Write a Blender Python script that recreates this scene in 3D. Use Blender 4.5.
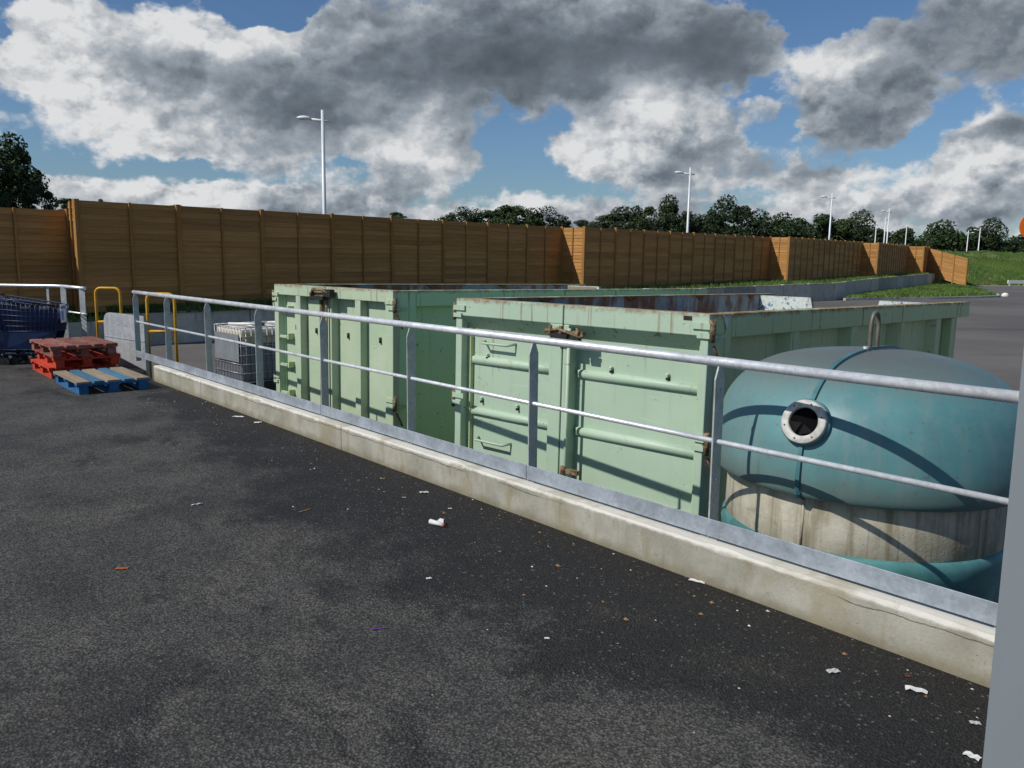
import bpy, bmesh, math, random
from mathutils import Vector, Matrix
import numpy as np
random.seed(7); rng = np.random.default_rng(7)
for o in list(bpy.data.objects): bpy.data.objects.remove(o)
S = bpy.context.scene; COL = S.collection
R = math.radians; PI = math.pi
# ------------------------------------------------------------------ camera
F_PX, PITCH, ROLL, EYE = 837.72, .155, .0157, 1.6
cd = bpy.data.cameras.new('camera'); cam = bpy.data.objects.new('camera', cd); COL.objects.link(cam)
r0 = Vector((1,0,0)); u0 = Vector((0, math.sin(PITCH), math.cos(PITCH))); f0 = Vector((0, math.cos(PITCH), -math.sin(PITCH)))
RR = math.cos(ROLL)*r0 + math.sin(ROLL)*u0; UU = math.cos(ROLL)*u0 - math.sin(ROLL)*r0
m = Matrix((RR, UU, -f0)).transposed().to_4x4(); m.translation = (0,0,EYE); cam.matrix_world = m
cd.sensor_width = 36; cd.lens = 36*F_PX/1024; cd.clip_start = .05; cd.clip_end = 3000
S.camera = cam
S.render.resolution_x, S.render.resolution_y = 1024, 768
S.view_settings.view_transform = 'Standard'; S.view_settings.look = 'None'
S.view_settings.exposure = -0.32; S.view_settings.gamma = 1
# ------------------------------------------------------------------ sun
SUN_AZ, SUN_EL = R(27), R(43.5)                 # the light travels towards +x and a little towards +y
sd = bpy.data.lights.new('sun', 'SUN'); sd.energy = 4.8; sd.angle = R(.53); sd.color = (1, .955, .88)
sun = bpy.data.objects.new('sun', sd); COL.objects.link(sun)
LD = Vector((math.cos(SUN_AZ)*math.cos(SUN_EL), math.sin(SUN_AZ)*math.cos(SUN_EL), -math.sin(SUN_EL)))
sun.rotation_euler = LD.to_track_quat('-Z', 'Y').to_euler(); sun.location = (-20,-10,30)
# ------------------------------------------------------------------ node helpers
class NT:
    def __init__(s, tree): s.t = tree; s.n = tree.nodes; s.l = tree.links
    def val(s, sock, v):
        if v is None: return
        if isinstance(v, bpy.types.NodeSocket): s.l.new(v, sock)
        else:
            if sock.type == 'RGBA' and hasattr(v, '__len__') and len(v) == 3: v = (*v, 1)
            sock.default_value = v
    def math(s, op, a, b=None, c=None, clamp=False):
        n = s.n.new('ShaderNodeMath'); n.operation = op; n.use_clamp = clamp
        for i, v in enumerate((a, b, c)): s.val(n.inputs[i], v)
        return n.outputs[0]
    def vmath(s, op, a, b=None, c=None):
        n = s.n.new('ShaderNodeVectorMath'); n.operation = op
        for i, v in enumerate((a, b, c)): s.val(n.inputs[i], v)
        return n.outputs['Value'] if op in ('DOT_PRODUCT', 'LENGTH') else n.outputs[0]
    def mix(s, f, a, b, mode='MIX'):
        n = s.n.new('ShaderNodeMix'); n.data_type = 'RGBA'; n.blend_type = mode
        s.val(n.inputs[0], f); s.val(n.inputs[6], a); s.val(n.inputs[7], b); return n.outputs[2]
    def noise(s, vec, scale, detail=4, rough=.55, dist=0, out='Fac'):
        n = s.n.new('ShaderNodeTexNoise'); s.val(n.inputs['Vector'], vec); n.inputs['Scale'].default_value = scale
        n.inputs['Detail'].default_value = detail; n.inputs['Roughness'].default_value = rough; n.inputs['Distortion'].default_value = dist
        return n.outputs[out]
    def vor(s, vec, scale, feature='F1', out='Distance', rnd=1):
        n = s.n.new('ShaderNodeTexVoronoi'); n.feature = feature; s.val(n.inputs['Vector'], vec); n.inputs['Scale'].default_value = scale
        n.inputs['Randomness'].default_value = rnd
        return n.outputs[out]
    def ramp(s, f, lo, hi, a=0., b=1.):
        n = s.n.new('ShaderNodeMapRange'); n.interpolation_type = 'SMOOTHSTEP'
        for i, v in enumerate((f, lo, hi, a, b)): s.val(n.inputs[i], v)
        return n.outputs[0]
    def xyz(s, v):
        n = s.n.new('ShaderNodeSeparateXYZ'); s.val(n.inputs[0], v); return n.outputs
    def comb(s, x, y, z):
        n = s.n.new('ShaderNodeCombineXYZ')
        for i, v in enumerate((x, y, z)): s.val(n.inputs[i], v)
        return n.outputs[0]
    def coord(s, k='Object'): return s.n.new('ShaderNodeTexCoord').outputs[k]
    def scale(s, v, sc): return s.vmath('MULTIPLY', v, sc)
# ------------------------------------------------------------------ world: Nishita sky with broken cumulus cloud
W = bpy.data.worlds.new('World'); S.world = W; W.use_nodes = True
k = NT(W.node_tree); k.n.clear()
BG = .1
sky = k.n.new('ShaderNodeTexSky'); sky.sky_type = 'NISHITA'; sky.sun_disc = False
sky.sun_elevation = SUN_EL; sky.sun_rotation = math.atan2(-LD.x, -LD.y) % (2*PI); sky.air_density = 1.0; sky.dust_density = .6; sky.ozone_density = 2.0
D = k.coord('Generated'); dx, dy, dz = k.xyz(D)
az = k.math('ARCTAN2', dx, dy); el = k.math('ARCSINE', dz)
wv = k.noise(k.scale(D, (1,1,1.5)), 7, 5, .6, out='Color')
warp = k.vmath('MULTIPLY', k.vmath('SUBTRACT', wv, (.5,.5,.5)), (.13,.09,0))
wv2 = k.noise(k.scale(D, (1,1,1.3)), 26, 4, .6, out='Color')
warp = k.vmath('ADD', warp, k.vmath('MULTIPLY', k.vmath('SUBTRACT', wv2, (.5,.5,.5)), (.035,.03,0)))
P = k.vmath('ADD', k.comb(az, el, 0.), warp)
def pix(x, y):
    a, b = x-512, y-384; c, s = math.cos(ROLL), math.sin(ROLL); a, b = c*a+s*b, -s*a+c*b
    v = r0*a + f0*F_PX - u0*b; v.normalize(); return math.atan2(v.x, v.y), math.asin(v.z)
def blobs(lst, flat=False):
    tot = 0.
    for x, y, rx, ry, amp in lst:
        a, e = pix(x, y)
        q = k.vmath('MULTIPLY', k.vmath('SUBTRACT', P, (a, e, 0)), (F_PX/rx, F_PX/ry, 0))
        d2 = k.vmath('DOT_PRODUCT', q, q)
        if flat: d2 = k.math('MULTIPLY', d2, d2)
        tot = k.math('MULTIPLY_ADD', k.math('EXPONENT', k.math('MULTIPLY', d2, -1.)), amp, tot)
    return tot
COVER = [(70,45,48,46,.8),(155,62,95,62,.9),(270,80,115,58,.9),(75,112,120,46,.9),(275,122,105,42,.8),(470,50,190,70,1.),(640,38,140,56,.9),(725,50,56,40,.8),
         (425,155,58,44,.9),(170,196,180,20,.8),(320,186,85,24,.7),(650,125,76,60,.9),(600,150,52,28,.6),(690,168,62,36,.7),(845,82,62,46,.9),(872,112,50,42,.7),(752,120,26,14,.5),(795,166,58,28,.7),
         (968,36,94,52,1.0),(985,168,50,46,.7),(1010,128,44,28,.7),(905,186,120,24,.7),(512,222,900,24,.8),(550,196,60,16,.5),(275,5,32,14,-.7)]
BRIGHT = [(72,38,46,40,.55),(205,28,85,26,.95),(85,106,95,34,.95),(410,140,46,30,.95),(290,178,70,16,.7),(110,190,80,12,.5),(655,100,62,38,.95),(592,146,34,18,.7),(822,60,46,26,.85),(990,112,44,15,.7),(1000,168,34,18,.5),(900,176,70,12,.45),(770,150,40,18,.3),(520,195,60,12,.4)]
DARK = [(300,122,100,36,.70),(480,72,165,48,1.05),(640,50,120,44,.85),(730,52,50,36,.75),(130,52,40,18,.45),(468,162,26,24,.5),(675,178,60,18,.5),(885,112,40,28,.5),(962,46,105,46,.55),(1014,136,24,16,.9),(800,170,46,14,.3),(200,75,50,24,.45)]
def relief(sc, det, lift, flat=1.5, rough=.55):
    a_ = k.noise(k.scale(D, (1,1,flat)), sc, det, rough); b_ = k.noise(k.scale(k.vmath('ADD', D, lift), (1,1,flat)), sc, det, rough)
    return a_, k.math('SUBTRACT', a_, b_)
n1, e1 = relief(5, 6, (-.035,0,.05), 1.8)          # lifted towards the sun's side: light tops, grey undersides
n2, e2 = relief(13, 5, (-.016,0,.022)); n3, e3 = relief(32, 4, (-.007,0,.009), 1.4, .6)
def puff(sc, lift):
    def one(v):
        n = k.n.new('ShaderNodeTexVoronoi'); n.feature = 'F1'; n.inputs['Scale'].default_value = sc; k.val(n.inputs['Vector'], v); return n.outputs['Distance']
    base_ = k.vmath('ADD', k.scale(D, (1,1,1.35)), k.vmath('MULTIPLY', k.vmath('SUBTRACT', wv2, (.5,.5,.5)), (.07,.07,.07)))
    a_ = one(base_); b_ = one(k.vmath('ADD', base_, lift)); return a_, k.math('SUBTRACT', b_, a_)
p1, f1 = puff(15, (-.016,0,.026)); p2, f2 = puff(36, (-.006,0,.010))
fr = k.math('MULTIPLY', k.ramp(k.math('ABSOLUTE', az), .75, 1.1), .50)      # away from the mapped clouds the same broken cover goes on
dens = k.math('ADD', blobs(COVER, True), k.math('MULTIPLY', k.math('SUBTRACT', n1, .5), .9))
dens = k.math('ADD', dens, k.math('MULTIPLY', k.math('SUBTRACT', n2, .5), .7))
dens = k.math('ADD', dens, k.math('MULTIPLY', k.math('SUBTRACT', n3, .5), .55))
dens = k.math('ADD', dens, k.math('ADD', k.math('MULTIPLY', k.math('SUBTRACT', .45, p1), .55), k.math('MULTIPLY', k.math('SUBTRACT', .45, p2), .22)))
dens = k.math('ADD', dens, fr)
alpha = k.ramp(dens, .46, .80)
dk = k.math('ADD', blobs(DARK), k.math('MULTIPLY', k.ramp(el, .28, .55), .60))       # unseen bases higher up, greyed like the visible ones to cut ambient light
rel = k.math('ADD', k.math('MULTIPLY', e1, .8), k.math('ADD', k.math('MULTIPLY', e2, .55), k.math('MULTIPLY', e3, .5)))
rel = k.math('ADD', rel, k.math('ADD', k.math('MULTIPLY', f1, .48), k.math('MULTIPLY', f2, .30)))
rel = k.math('MULTIPLY', rel, k.math('SUBTRACT', 1.15, k.math('MULTIPLY', dk, .68)))
thin = k.math('MULTIPLY', k.math('SUBTRACT', 1., k.ramp(dens, .55, 1.05)), .16)      # thin edges let the light through
lit = k.math('ADD', .57, k.math('MULTIPLY', blobs(BRIGHT), .60))
lit = k.math('ADD', k.math('SUBTRACT', lit, k.math('MULTIPLY', dk, .40)), k.math('ADD', rel, thin))
lit = k.math('ADD', lit, k.math('MULTIPLY', k.math('SUBTRACT', n1, .5), .15))
cr = k.n.new('ShaderNodeValToRGB'); e = cr.color_ramp.elements
e[0].position = 0.; e[0].color = (.100,.122,.148,1); e[1].position = 1.; e[1].color = (.90,.91,.92,1)
x = e.new(.30); x.color = (.20,.24,.285,1); x = e.new(.62); x.color = (.41,.46,.515,1)
k.val(cr.inputs[0], lit)
ccol = k.vmath('MULTIPLY', cr.outputs[0], (1/BG,1/BG,1/BG))
skc = k.mix(1., sky.outputs[0], (.62,.80,1.0), 'MULTIPLY')
hz = k.ramp(el, .02, .12)
alpha = k.math('MULTIPLY', alpha, k.ramp(el, -.03, .01))
bg = k.n.new('ShaderNodeBackground'); bg.inputs[1].default_value = BG
k.val(bg.inputs[0], k.mix(alpha, skc, ccol))
out = k.n.new('ShaderNodeOutputWorld'); k.l.new(bg.outputs[0], out.inputs[0])
W.cycles.sampling_method = 'MANUAL'; W.cycles.sample_map_resolution = 512
# ------------------------------------------------------------------ materials
M = {}
def mat(name, rough=.6, metal=0., spec=.4):
    mt = bpy.data.materials.new(name); mt.use_nodes = True; q = NT(mt.node_tree)
    b = mt.node_tree.nodes['Principled BSDF']; b.inputs['Roughness'].default_value = rough; b.inputs['Metallic'].default_value = metal
    b.inputs['Specular IOR Level'].default_value = spec; M[name] = mt
    return q, b
def bump(q, b, h, strength=.4, dist=.01):
    n = q.n.new('ShaderNodeBump'); n.inputs['Strength'].default_value = strength; n.inputs['Distance'].default_value = dist
    q.val(n.inputs['Height'], h); q.l.new(n.outputs[0], b.inputs['Normal'])
def simple(name, col, var=.25, scale=6, rough=.6, metal=0., b_s=.15, rnd=0., spec=.4, stretch=(1,1,1)):
    q, b = mat(name, rough, metal, spec); v = q.scale(q.coord(), stretch)
    n = q.noise(v, scale, 6, .6); f = q.ramp(n, .25, .75)
    c = q.mix(f, tuple(x*(1-var) for x in col), tuple(min(1, x*(1+var)) for x in col))
    if rnd:
        oi = q.n.new('ShaderNodeObjectInfo').outputs['Random']
        c = q.mix(1., c, q.mix(oi, (1-rnd,)*3, (1+rnd,)*3), 'MULTIPLY')
    q.val(b.inputs['Base Color'], c); bump(q, b, n, b_s, .01)
    return q, b, c
# deck asphalt: object coords = deck frame (x along the kerb, y = 0 at the kerb face)
q, b = mat('deck_asphalt', .75, 0, .35); v = q.coord(); X, Y, Z = q.xyz(v)
big = q.noise(v, .5, 5, .6); med = q.noise(v, 1.7, 6, .65); fine = q.noise(v, 34, 5, .72); chip = q.xyz(q.vor(v, 105, out='Color')); chd = q.vor(v, 105); grain = q.noise(v, 13, 5, .7)
base = q.mix(q.ramp(big, .34, .66), (.046,.046,.044), (.090,.088,.081))
base = q.mix(q.ramp(med, .42, .66), base, (.100,.096,.084))
base = q.mix(q.math('MULTIPLY', q.ramp(q.noise(v, 4.2, 5, .65), .52, .72), .4), base, (.105,.100,.088))
crumb_ = q.math('ADD', q.math('MULTIPLY', q.math('SUBTRACT', grain, .5), .55), q.math('MULTIPLY', q.math('SUBTRACT', chip[2], .5), .16))     # patches end in crumbling grains, not in a soft edge
edge_ = q.math('ADD', Y, q.math('MULTIPLY', q.math('SUBTRACT', q.noise(v, .8, 4, .6), .5), 2.2))
near = q.math('ADD', q.math('MULTIPLY', q.math('ADD', edge_, 1.45), .8), q.math('MULTIPLY', q.ramp(X, -5.2, -2.6), .30))
near = q.math('ADD', near, q.math('MULTIPLY', q.math('SUBTRACT', q.noise(q.vmath('ADD', v, (9.3,2.2,0)), .75, 5, .62, .3), .58), 1.9))
near = q.math('ADD', near, -.28)
spots = q.math('MULTIPLY', q.math('SUBTRACT', q.noise(q.vmath('ADD', q.scale(v, (1,1.5,1)), (3.1,5.7,0)), .85, 5, .68, .5), .555), 3.2)
sp2 = q.math('MULTIPLY', q.math('SUBTRACT', q.noise(v, 3.1, 4, .65), .63), 3.)
dark = q.ramp(q.math('ADD', near, crumb_), -.05, .40)
dk2 = q.math('MULTIPLY', q.ramp(q.math('ADD', q.math('MAXIMUM', spots, sp2), crumb_), -.03, .32), .75)
dark = q.math('MAXIMUM', dark, dk2)
base = q.mix(q.math('MULTIPLY', dark, .88), base, (.0120,.0117,.0114))
tyre = q.math('MULTIPLY', q.ramp(q.noise(q.vmath('ADD', q.scale(v, (.22,2.3,1)), (0,.4,0)), 1.1, 3, .55, .2), .56, .70), q.ramp(q.noise(v, .35, 3, .5), .42, .60))
base = q.mix(q.math('MULTIPLY', tyre, .45), base, (.020,.020,.020))
oil = q.math('MULTIPLY', q.math('SUBTRACT', 1., q.ramp(q.math('ADD', q.vor(q.vmath('ADD', v, (1.7,.6,0)), .62), q.math('MULTIPLY', q.math('SUBTRACT', grain, .5), .12)), .07, .17)), .6)
base = q.mix(oil, base, (.012,.0115,.011))
tan_ = q.math('MULTIPLY', q.ramp(q.noise(q.vmath('ADD', v, (5,8,0)), 1.3, 5, .7), .56, .72), .35); base = q.mix(tan_, base, (.085,.074,.055))
base = q.mix(1., base, q.mix(q.math('POWER', chip[0], 1.6), (.60,.60,.61), (1.62,1.61,1.58)), 'MULTIPLY')
base = q.mix(q.math('MULTIPLY', q.ramp(chd, .42, .70), .65), base, (.008,.008,.009))
base = q.mix(q.ramp(chip[1], .972, .99), base, (.12,.115,.10))
base = q.mix(q.math('MULTIPLY', q.ramp(q.noise(v, 60, 3, .6), .60, .76), .35), base, (.11,.105,.095))
q.val(b.inputs['Base Color'], base)
q.val(b.inputs['Roughness'], q.ramp(dark, 0., 1., .88, .66))
bump(q, b, q.math('ADD', q.math('MULTIPLY', chd, q.math('ADD', .6, q.math('MULTIPLY', dark, .9))), q.math('MULTIPLY', fine, .7)), .6, .010)
# yard asphalt
q, b = mat('yard_asphalt', .85, 0, .3); v = q.coord()
big = q.noise(v, .11, 6, .62); st = q.noise(q.scale(v, (.06,.5,1)), 1.2, 5, .6); fi = q.noise(v, 22, 5, .7)
c = q.mix(q.ramp(big, .3, .7), (.098,.092,.085), (.150,.140,.130)); c = q.mix(q.math('MULTIPLY', q.ramp(st, .55, .75), .5), c, (.06,.058,.056))
c = q.mix(1., c, q.mix(fi, (.72,)*3, (1.28,)*3), 'MULTIPLY'); q.val(b.inputs['Base Color'], c); bump(q, b, fi, .4, .01)
# concrete of the kerb wall
def concrete(name, c0, c1, stain=(.20,.165,.085), joint=True):
    q, b = mat(name, .85, 0, .25); v = q.coord(); X, Y, Z = q.xyz(v)
    a = q.noise(v, 3.2, 7, .62); st = q.noise(q.scale(v, (3.5,3.5,.7)), 1.8, 6, .62); fi = q.noise(v, 60, 4, .65); pit = q.vor(v, 42)
    c = q.mix(q.ramp(a, .3, .7), c0, c1)
    c = q.mix(q.math('MULTIPLY', q.ramp(st, .52, .74), .6), c, stain)
    c = q.mix(q.math('MULTIPLY', q.ramp(q.noise(v, 9, 5, .7, .5), .58, .72), .45), c, tuple(x*.5 for x in c0))
    hole = q.math('MULTIPLY', q.math('SUBTRACT', 1., q.ramp(pit, .05, .12)), q.ramp(q.noise(v, 13, 2, .5), .52, .58))
    if name == 'wall_concrete': oi = q.n.new('ShaderNodeObjectInfo').outputs['Random']; c = q.mix(1., c, q.mix(oi, (.72,)*3, (1.3,)*3), 'MULTIPLY')
    c = q.mix(hole, c, (.07,.065,.055)); c = q.mix(1., c, q.mix(fi, (.86,)*3, (1.14,)*3), 'MULTIPLY')
    q.val(b.inputs['Base Color'], c)
    bump(q, b, q.math('SUBTRACT', q.math('ADD', q.math('MULTIPLY', fi, .4), a), hole), .45, .01)
    return q, b, c, Z
q, b, c, Z = concrete('kerb_concrete', (.27,.255,.205), (.41,.395,.335))
v = q.coord()
c = q.mix(q.math('MULTIPLY', q.ramp(q.math('ADD', Z, q.math('MULTIPLY', q.noise(v, 6, 4, .6), .10)), .12, .04), .75), c, (.17,.14,.075))   # algae and splash at the foot
c = q.mix(q.math('MULTIPLY', q.ramp(q.math('ADD', Z, q.math('MULTIPLY', q.noise(v, 11, 4, .6), .04)), .195, .212), .8), c, (.66,.64,.58))  # paler top and upper edge
X, Y, Zz = q.xyz(v)
c = q.mix(q.math('MULTIPLY', q.ramp(q.noise(q.scale(v, (1.,1.,.5)), 2.4, 5, .65), .50, .66), .55), c, (.29,.25,.15))
c = q.mix(q.math('MULTIPLY', q.ramp(q.noise(q.scale(v, (7,7,.5)), 1.3, 4, .6), .62, .74), .45), c, (.15,.13,.085))
cl = q.math('ABSOLUTE', q.math('SUBTRACT', q.math('ADD', Zz, q.math('MULTIPLY', q.math('SUBTRACT', q.noise(v, 2.1, 5, .7), .5), .07)), .165))
ck = q.math('MULTIPLY', q.math('SUBTRACT', 1., q.ramp(cl, .0012, .004)), q.ramp(q.noise(v, .9, 2, .5), .44, .50))
c = q.mix(q.math('MULTIPLY', ck, .8), c, (.06,.055,.045))
sc = q.math('MULTIPLY', q.math('SUBTRACT', 1., q.ramp(q.math('ABSOLUTE', q.math('ADD', X, 1.95)), .06, .17)), q.ramp(Zz, .07, .13))
sc = q.math('MULTIPLY', sc, q.ramp(q.noise(q.vmath('ADD', q.comb(q.math('MULTIPLY', q.math('ADD', X, q.math('MULTIPLY', Zz, .5)), 24.), 0., q.math('MULTIPLY', Zz, 3.)), (0,0,0)), 1., 3, .6), .50, .62))
c = q.mix(q.math('MULTIPLY', sc, .75), c, (.05,.05,.05))
q.val(b.inputs['Base Color'], c)
concrete('wall_concrete', (.34,.32,.28), (.44,.42,.37), (.12,.115,.10))
q, b, c, Z = concrete('bank_concrete', (.33,.30,.215), (.56,.53,.44), (.16,.13,.07))
v = q.coord(); c = q.mix(q.math('MULTIPLY', q.ramp(q.noise(q.scale(v, (9,9,.5)), 1.6, 6, .68), .46, .66), .75), c, (.20,.17,.105))
c = q.mix(q.math('MULTIPLY', q.ramp(q.noise(q.scale(v, (22,22,.8)), 1.4, 4, .6), .58, .70), .5), c, (.11,.10,.07)); q.val(b.inputs['Base Color'], c)
concrete('kerb_stone', (.38,.37,.35), (.52,.51,.48))
# galvanised steel
def galv(name, col, rough=.42, metal=.55, var=.16):
    q, b = mat(name, rough, metal, .5); v = q.coord()
    cell = q.vor(v, 55, out='Color'); n = q.noise(v, 7, 6, .6); f = q.noise(q.scale(v, (1,1,4)), 16, 5, .6)
    c = q.mix(q.ramp(n, .3, .7), tuple(x*(1-var) for x in col), tuple(x*(1+var) for x in col))
    c = q.mix(1., c, q.mix(q.xyz(cell)[0], (.90,)*3, (1.10,)*3), 'MULTIPLY')
    c = q.mix(q.math('MULTIPLY', q.ramp(f, .62, .8), .35), c, (.62,.63,.63))
    q.val(b.inputs['Base Color'], c); q.val(b.inputs['Roughness'], q.ramp(n, .2, .8, rough-.08, rough+.14))
    bump(q, b, n, .06, .01)
galv('galvanised', (.36,.40,.45), .5, .35); galv('galvanised_tube', (.74,.76,.78), .30, .35, .08); galv('galvanised_post', (.44,.47,.47), .55, .35)
galv('galvanised_sheet', (.42,.44,.46), .5, .35, .08)
# green container paint with rust: local z = 0 at the ground, top at CH
CH = 2.12
def paint(name, col, fade, rust_amt=.5, inner=False, bs=5, lo=.42, hi=.58, old=((.17,.21,.23),(.30,.37,.38))):
    q, b = mat(name, .55, 0, .4); v = q.coord(); X, Y, Z = q.xyz(v)
    a = q.noise(v, 1.6, 6, .6); sp = q.noise(v, 14, 6, .68, .3); st = q.noise(q.scale(v, (9,9,.55)), 1.6, 5, .62); pt = q.vor(v, 7.5)
    c = q.mix(q.ramp(a, .3, .72), col, fade) if not inner else q.mix(q.ramp(a, .3, .72), old[0], old[1])
    c = q.mix(q.math('MULTIPLY', q.ramp(st, .56, .78), .35), c, tuple(x*.72 for x in fade))
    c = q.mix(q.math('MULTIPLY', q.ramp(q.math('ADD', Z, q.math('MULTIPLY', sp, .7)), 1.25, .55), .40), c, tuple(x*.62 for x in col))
    c = q.mix(q.math('MULTIPLY', q.ramp(q.noise(q.scale(v, (1.2,1.2,16)), 2.5, 5, .7), .61, .70), .5), c, tuple(min(.8,x*1.28) for x in fade))
    rust = q.mix(q.noise(v, 40, 4, .6), (.10,.035,.012), (.30,.13,.045))
    top = q.ramp(q.math('ADD', Z, q.math('MULTIPLY', sp, .12)), CH+.015, CH+.075)
    r1 = q.math('MULTIPLY', top, q.ramp(q.noise(v, 4.5, 5, .7), .36, .50))
    drip = q.math('MULTIPLY', q.ramp(q.noise(q.scale(v, (11,11,.35)), 1.7, 4, .6), .58, .69), q.ramp(Z, CH-1.1, CH))
    chipm = q.math('MULTIPLY', q.ramp(sp, .63, .67), q.ramp(q.noise(v, 2.3, 3, .5), .42, .60))
    if inner:
        big = q.ramp(q.noise(q.scale(v, (2,2,.8)), 2.2, 6, .68, .4), lo, hi); r = q.math('MAXIMUM', q.math('MAXIMUM', r1, big), chipm)
        c = q.mix(q.ramp(q.noise(v, bs, 5, .7), .54, .62), c, (.12,.20,.34))
    else:
        r = q.math('MAXIMUM', q.math('MAXIMUM', r1, q.math('MULTIPLY', drip, .85)), chipm)
    r = q.math('MULTIPLY', r, rust_amt if not inner else .9)
    q.val(b.inputs['Base Color'], q.mix(r, c, rust)); q.val(b.inputs['Roughness'], q.ramp(r, 0., 1., .5, .9))
    bump(q, b, q.math('ADD', q.math('MULTIPLY', sp, .5), q.math('MULTIPLY', a, 3.)), .16, .01)
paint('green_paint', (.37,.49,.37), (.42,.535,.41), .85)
paint('green_paint_bounce', (.45,.70,.42), (.48,.72,.45), .8)  # farther container's sides: bounce light put into a brighter colour
paint('green_paint_side', (.42,.51,.27), (.46,.54,.30), .95)  # nearer container's shaded sides: colour lightened and less blue to counter skylight
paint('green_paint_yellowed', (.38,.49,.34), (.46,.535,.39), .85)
paint('rusty_inside', (.30,.38,.38), (.40,.46,.44), .9, True)
paint('scraped_inside', (.50,.58,.52), (.60,.66,.60), .6, True, 17, .52, .62, ((.52,.60,.55),(.62,.68,.63)))
simple('rust', (.16,.075,.03), .5, 18, .9, 0, .4); simple('rust_pale', (.19,.135,.075), .92, 34, .85, 0, .4); simple('greasy_black', (.02,.019,.016), .4, 20, .6)
# recycling bank
q, b = mat('teal_shell', .42, 0, .4); v = q.coord(); X, Y, Z = q.xyz(v)
a = q.noise(v, 2.2, 6, .62); st = q.noise(q.scale(v, (6,6,.7)), 1.5, 5, .62); sp = q.noise(v, 30, 4, .6)
c = q.mix(q.ramp(a, .3, .7), (.075,.205,.222), (.11,.27,.285)); c = q.mix(q.math('MULTIPLY', q.ramp(st, .5, .8), .45), c, (.13,.20,.20))
c = q.mix(q.math('MULTIPLY', q.ramp(q.noise(q.scale(v, (5,5,.45)), 2.1, 6, .7), .46, .66), .50), c, (.17,.25,.25))
c = q.mix(q.math('MULTIPLY', q.ramp(q.noise(q.scale(v, (8,8,.6)), 1.9, 5, .7), .60, .74), .5), c, (.045,.105,.115))
c = q.mix(q.math('MULTIPLY', q.ramp(sp, .62, .70), .6), c, (.14,.105,.065))
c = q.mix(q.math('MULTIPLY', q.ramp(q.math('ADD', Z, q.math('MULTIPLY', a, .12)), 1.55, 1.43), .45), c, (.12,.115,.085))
grime = q.ramp(q.math('ADD', Z, q.math('MULTIPLY', a, .40)), 1.96, 2.20); c = q.mix(q.math('MULTIPLY', grime, .85), c, (.13,.125,.11))
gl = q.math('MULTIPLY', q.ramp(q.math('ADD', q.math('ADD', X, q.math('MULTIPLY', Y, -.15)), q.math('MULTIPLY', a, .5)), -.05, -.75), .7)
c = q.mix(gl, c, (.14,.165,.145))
q.val(b.inputs['Base Color'], c); q.val(b.inputs['Roughness'], q.ramp(a, .2, .8, .36, .58)); bump(q, b, q.math('ADD', a, q.math('MULTIPLY', st, .4)), .12, .02)
simple('teal_skirt', (.07,.205,.21), .35, 5, .5); simple('teal_flange', (.06,.17,.19), .3, 6, .5)
simple('port_white', (.48,.47,.44), .3, 25, .6); simple('opening_dark', (.004,.004,.0045), .3, 20, .9, 0, .15, 0, .05); simple('rubber_flap', (.010,.0095,.010), .3, 20, .8, 0, .15, 0, .1)
simple('loop_steel', (.17,.15,.125), .35, 12, .55, .4)
simple('column_paint', (.20,.225,.245), .07, 2.2, .5, 0, .03, 0, .4, (1,1,.35))
# wood
def wood(name, c0, c1, rnd=.2, sc=(1.2,9,9), grey=None, rough=.8):
    q, b = mat(name, rough, 0, .25); v = q.coord()
    oi = q.n.new('ShaderNodeObjectInfo').outputs['Random']; v = q.vmath('ADD', v, q.comb(q.math('MULTIPLY', oi, 37.), q.math('MULTIPLY', oi, 11.), 0.))
    g = q.noise(q.scale(v, sc), 2.2, 6, .62, .6); gr = q.noise(q.scale(v, (sc[0]*.6, sc[1]*4, sc[2]*4)), 2, 4, .6)
    c = q.mix(q.ramp(g, .3, .72), c0, c1); c = q.mix(q.math('MULTIPLY', q.ramp(gr, .5, .75), .35), c, tuple(x*.6 for x in c0))
    if grey: c = q.mix(q.ramp(q.noise(v, 5, 5, .7), .36, .62), c, grey)
    c = q.mix(1., c, q.mix(oi, (1-rnd,)*3, (1+rnd,)*3), 'MULTIPLY'); q.val(b.inputs['Base Color'], c); bump(q, b, gr, .35, .006)
wood('fence_wood', (.35,.175,.052), (.46,.24,.083), .20); wood('fence_post_wood', (.30,.145,.038), (.41,.215,.068), .12, (9,9,1.2))
wood('red_wood', (.42,.04,.022), (.54,.07,.032), .12); wood('worn_red_wood', (.20,.035,.028), (.28,.065,.05), .25, grey=(.24,.14,.11))
wood('blue_wood', (.02,.10,.24), (.035,.14,.31), .12); wood('worn_blue_wood', (.06,.16,.26), (.09,.21,.32), .15); wood('bare_wood', (.24,.19,.13), (.33,.27,.19), .15)
simple('yellow_paint', (.62,.33,.025), .15, 9, .4)
simple('cart_blue', (.008,.022,.075), .3, 8, .4); simple('cart_steel', (.02,.025,.045), .3, 15, .4, .3); simple('cart_red', (.17,.03,.035), .2, 15, .45)
simple('placard', (.72,.74,.76), .06, 6, .5); simple('placard_blue', (.10,.20,.50), .1, 6, .5); simple('wheel_black', (.02,.02,.02), .3, 20, .6)
q, b = mat('tank_plastic', .35, 0, .5); v = q.coord(); X, Y, Z = q.xyz(v); n = q.noise(v, 6, 4, .6)
c = q.mix(q.ramp(q.math('ADD', Z, q.math('MULTIPLY', n, .03)), .845, .865), (.17,.185,.215), (.62,.50,.30)); c = q.mix(q.ramp(Z, 1.01, 1.03), c, (.72,.68,.58))
q.val(b.inputs['Base Color'], c); bump(q, b, n, .1)
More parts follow.
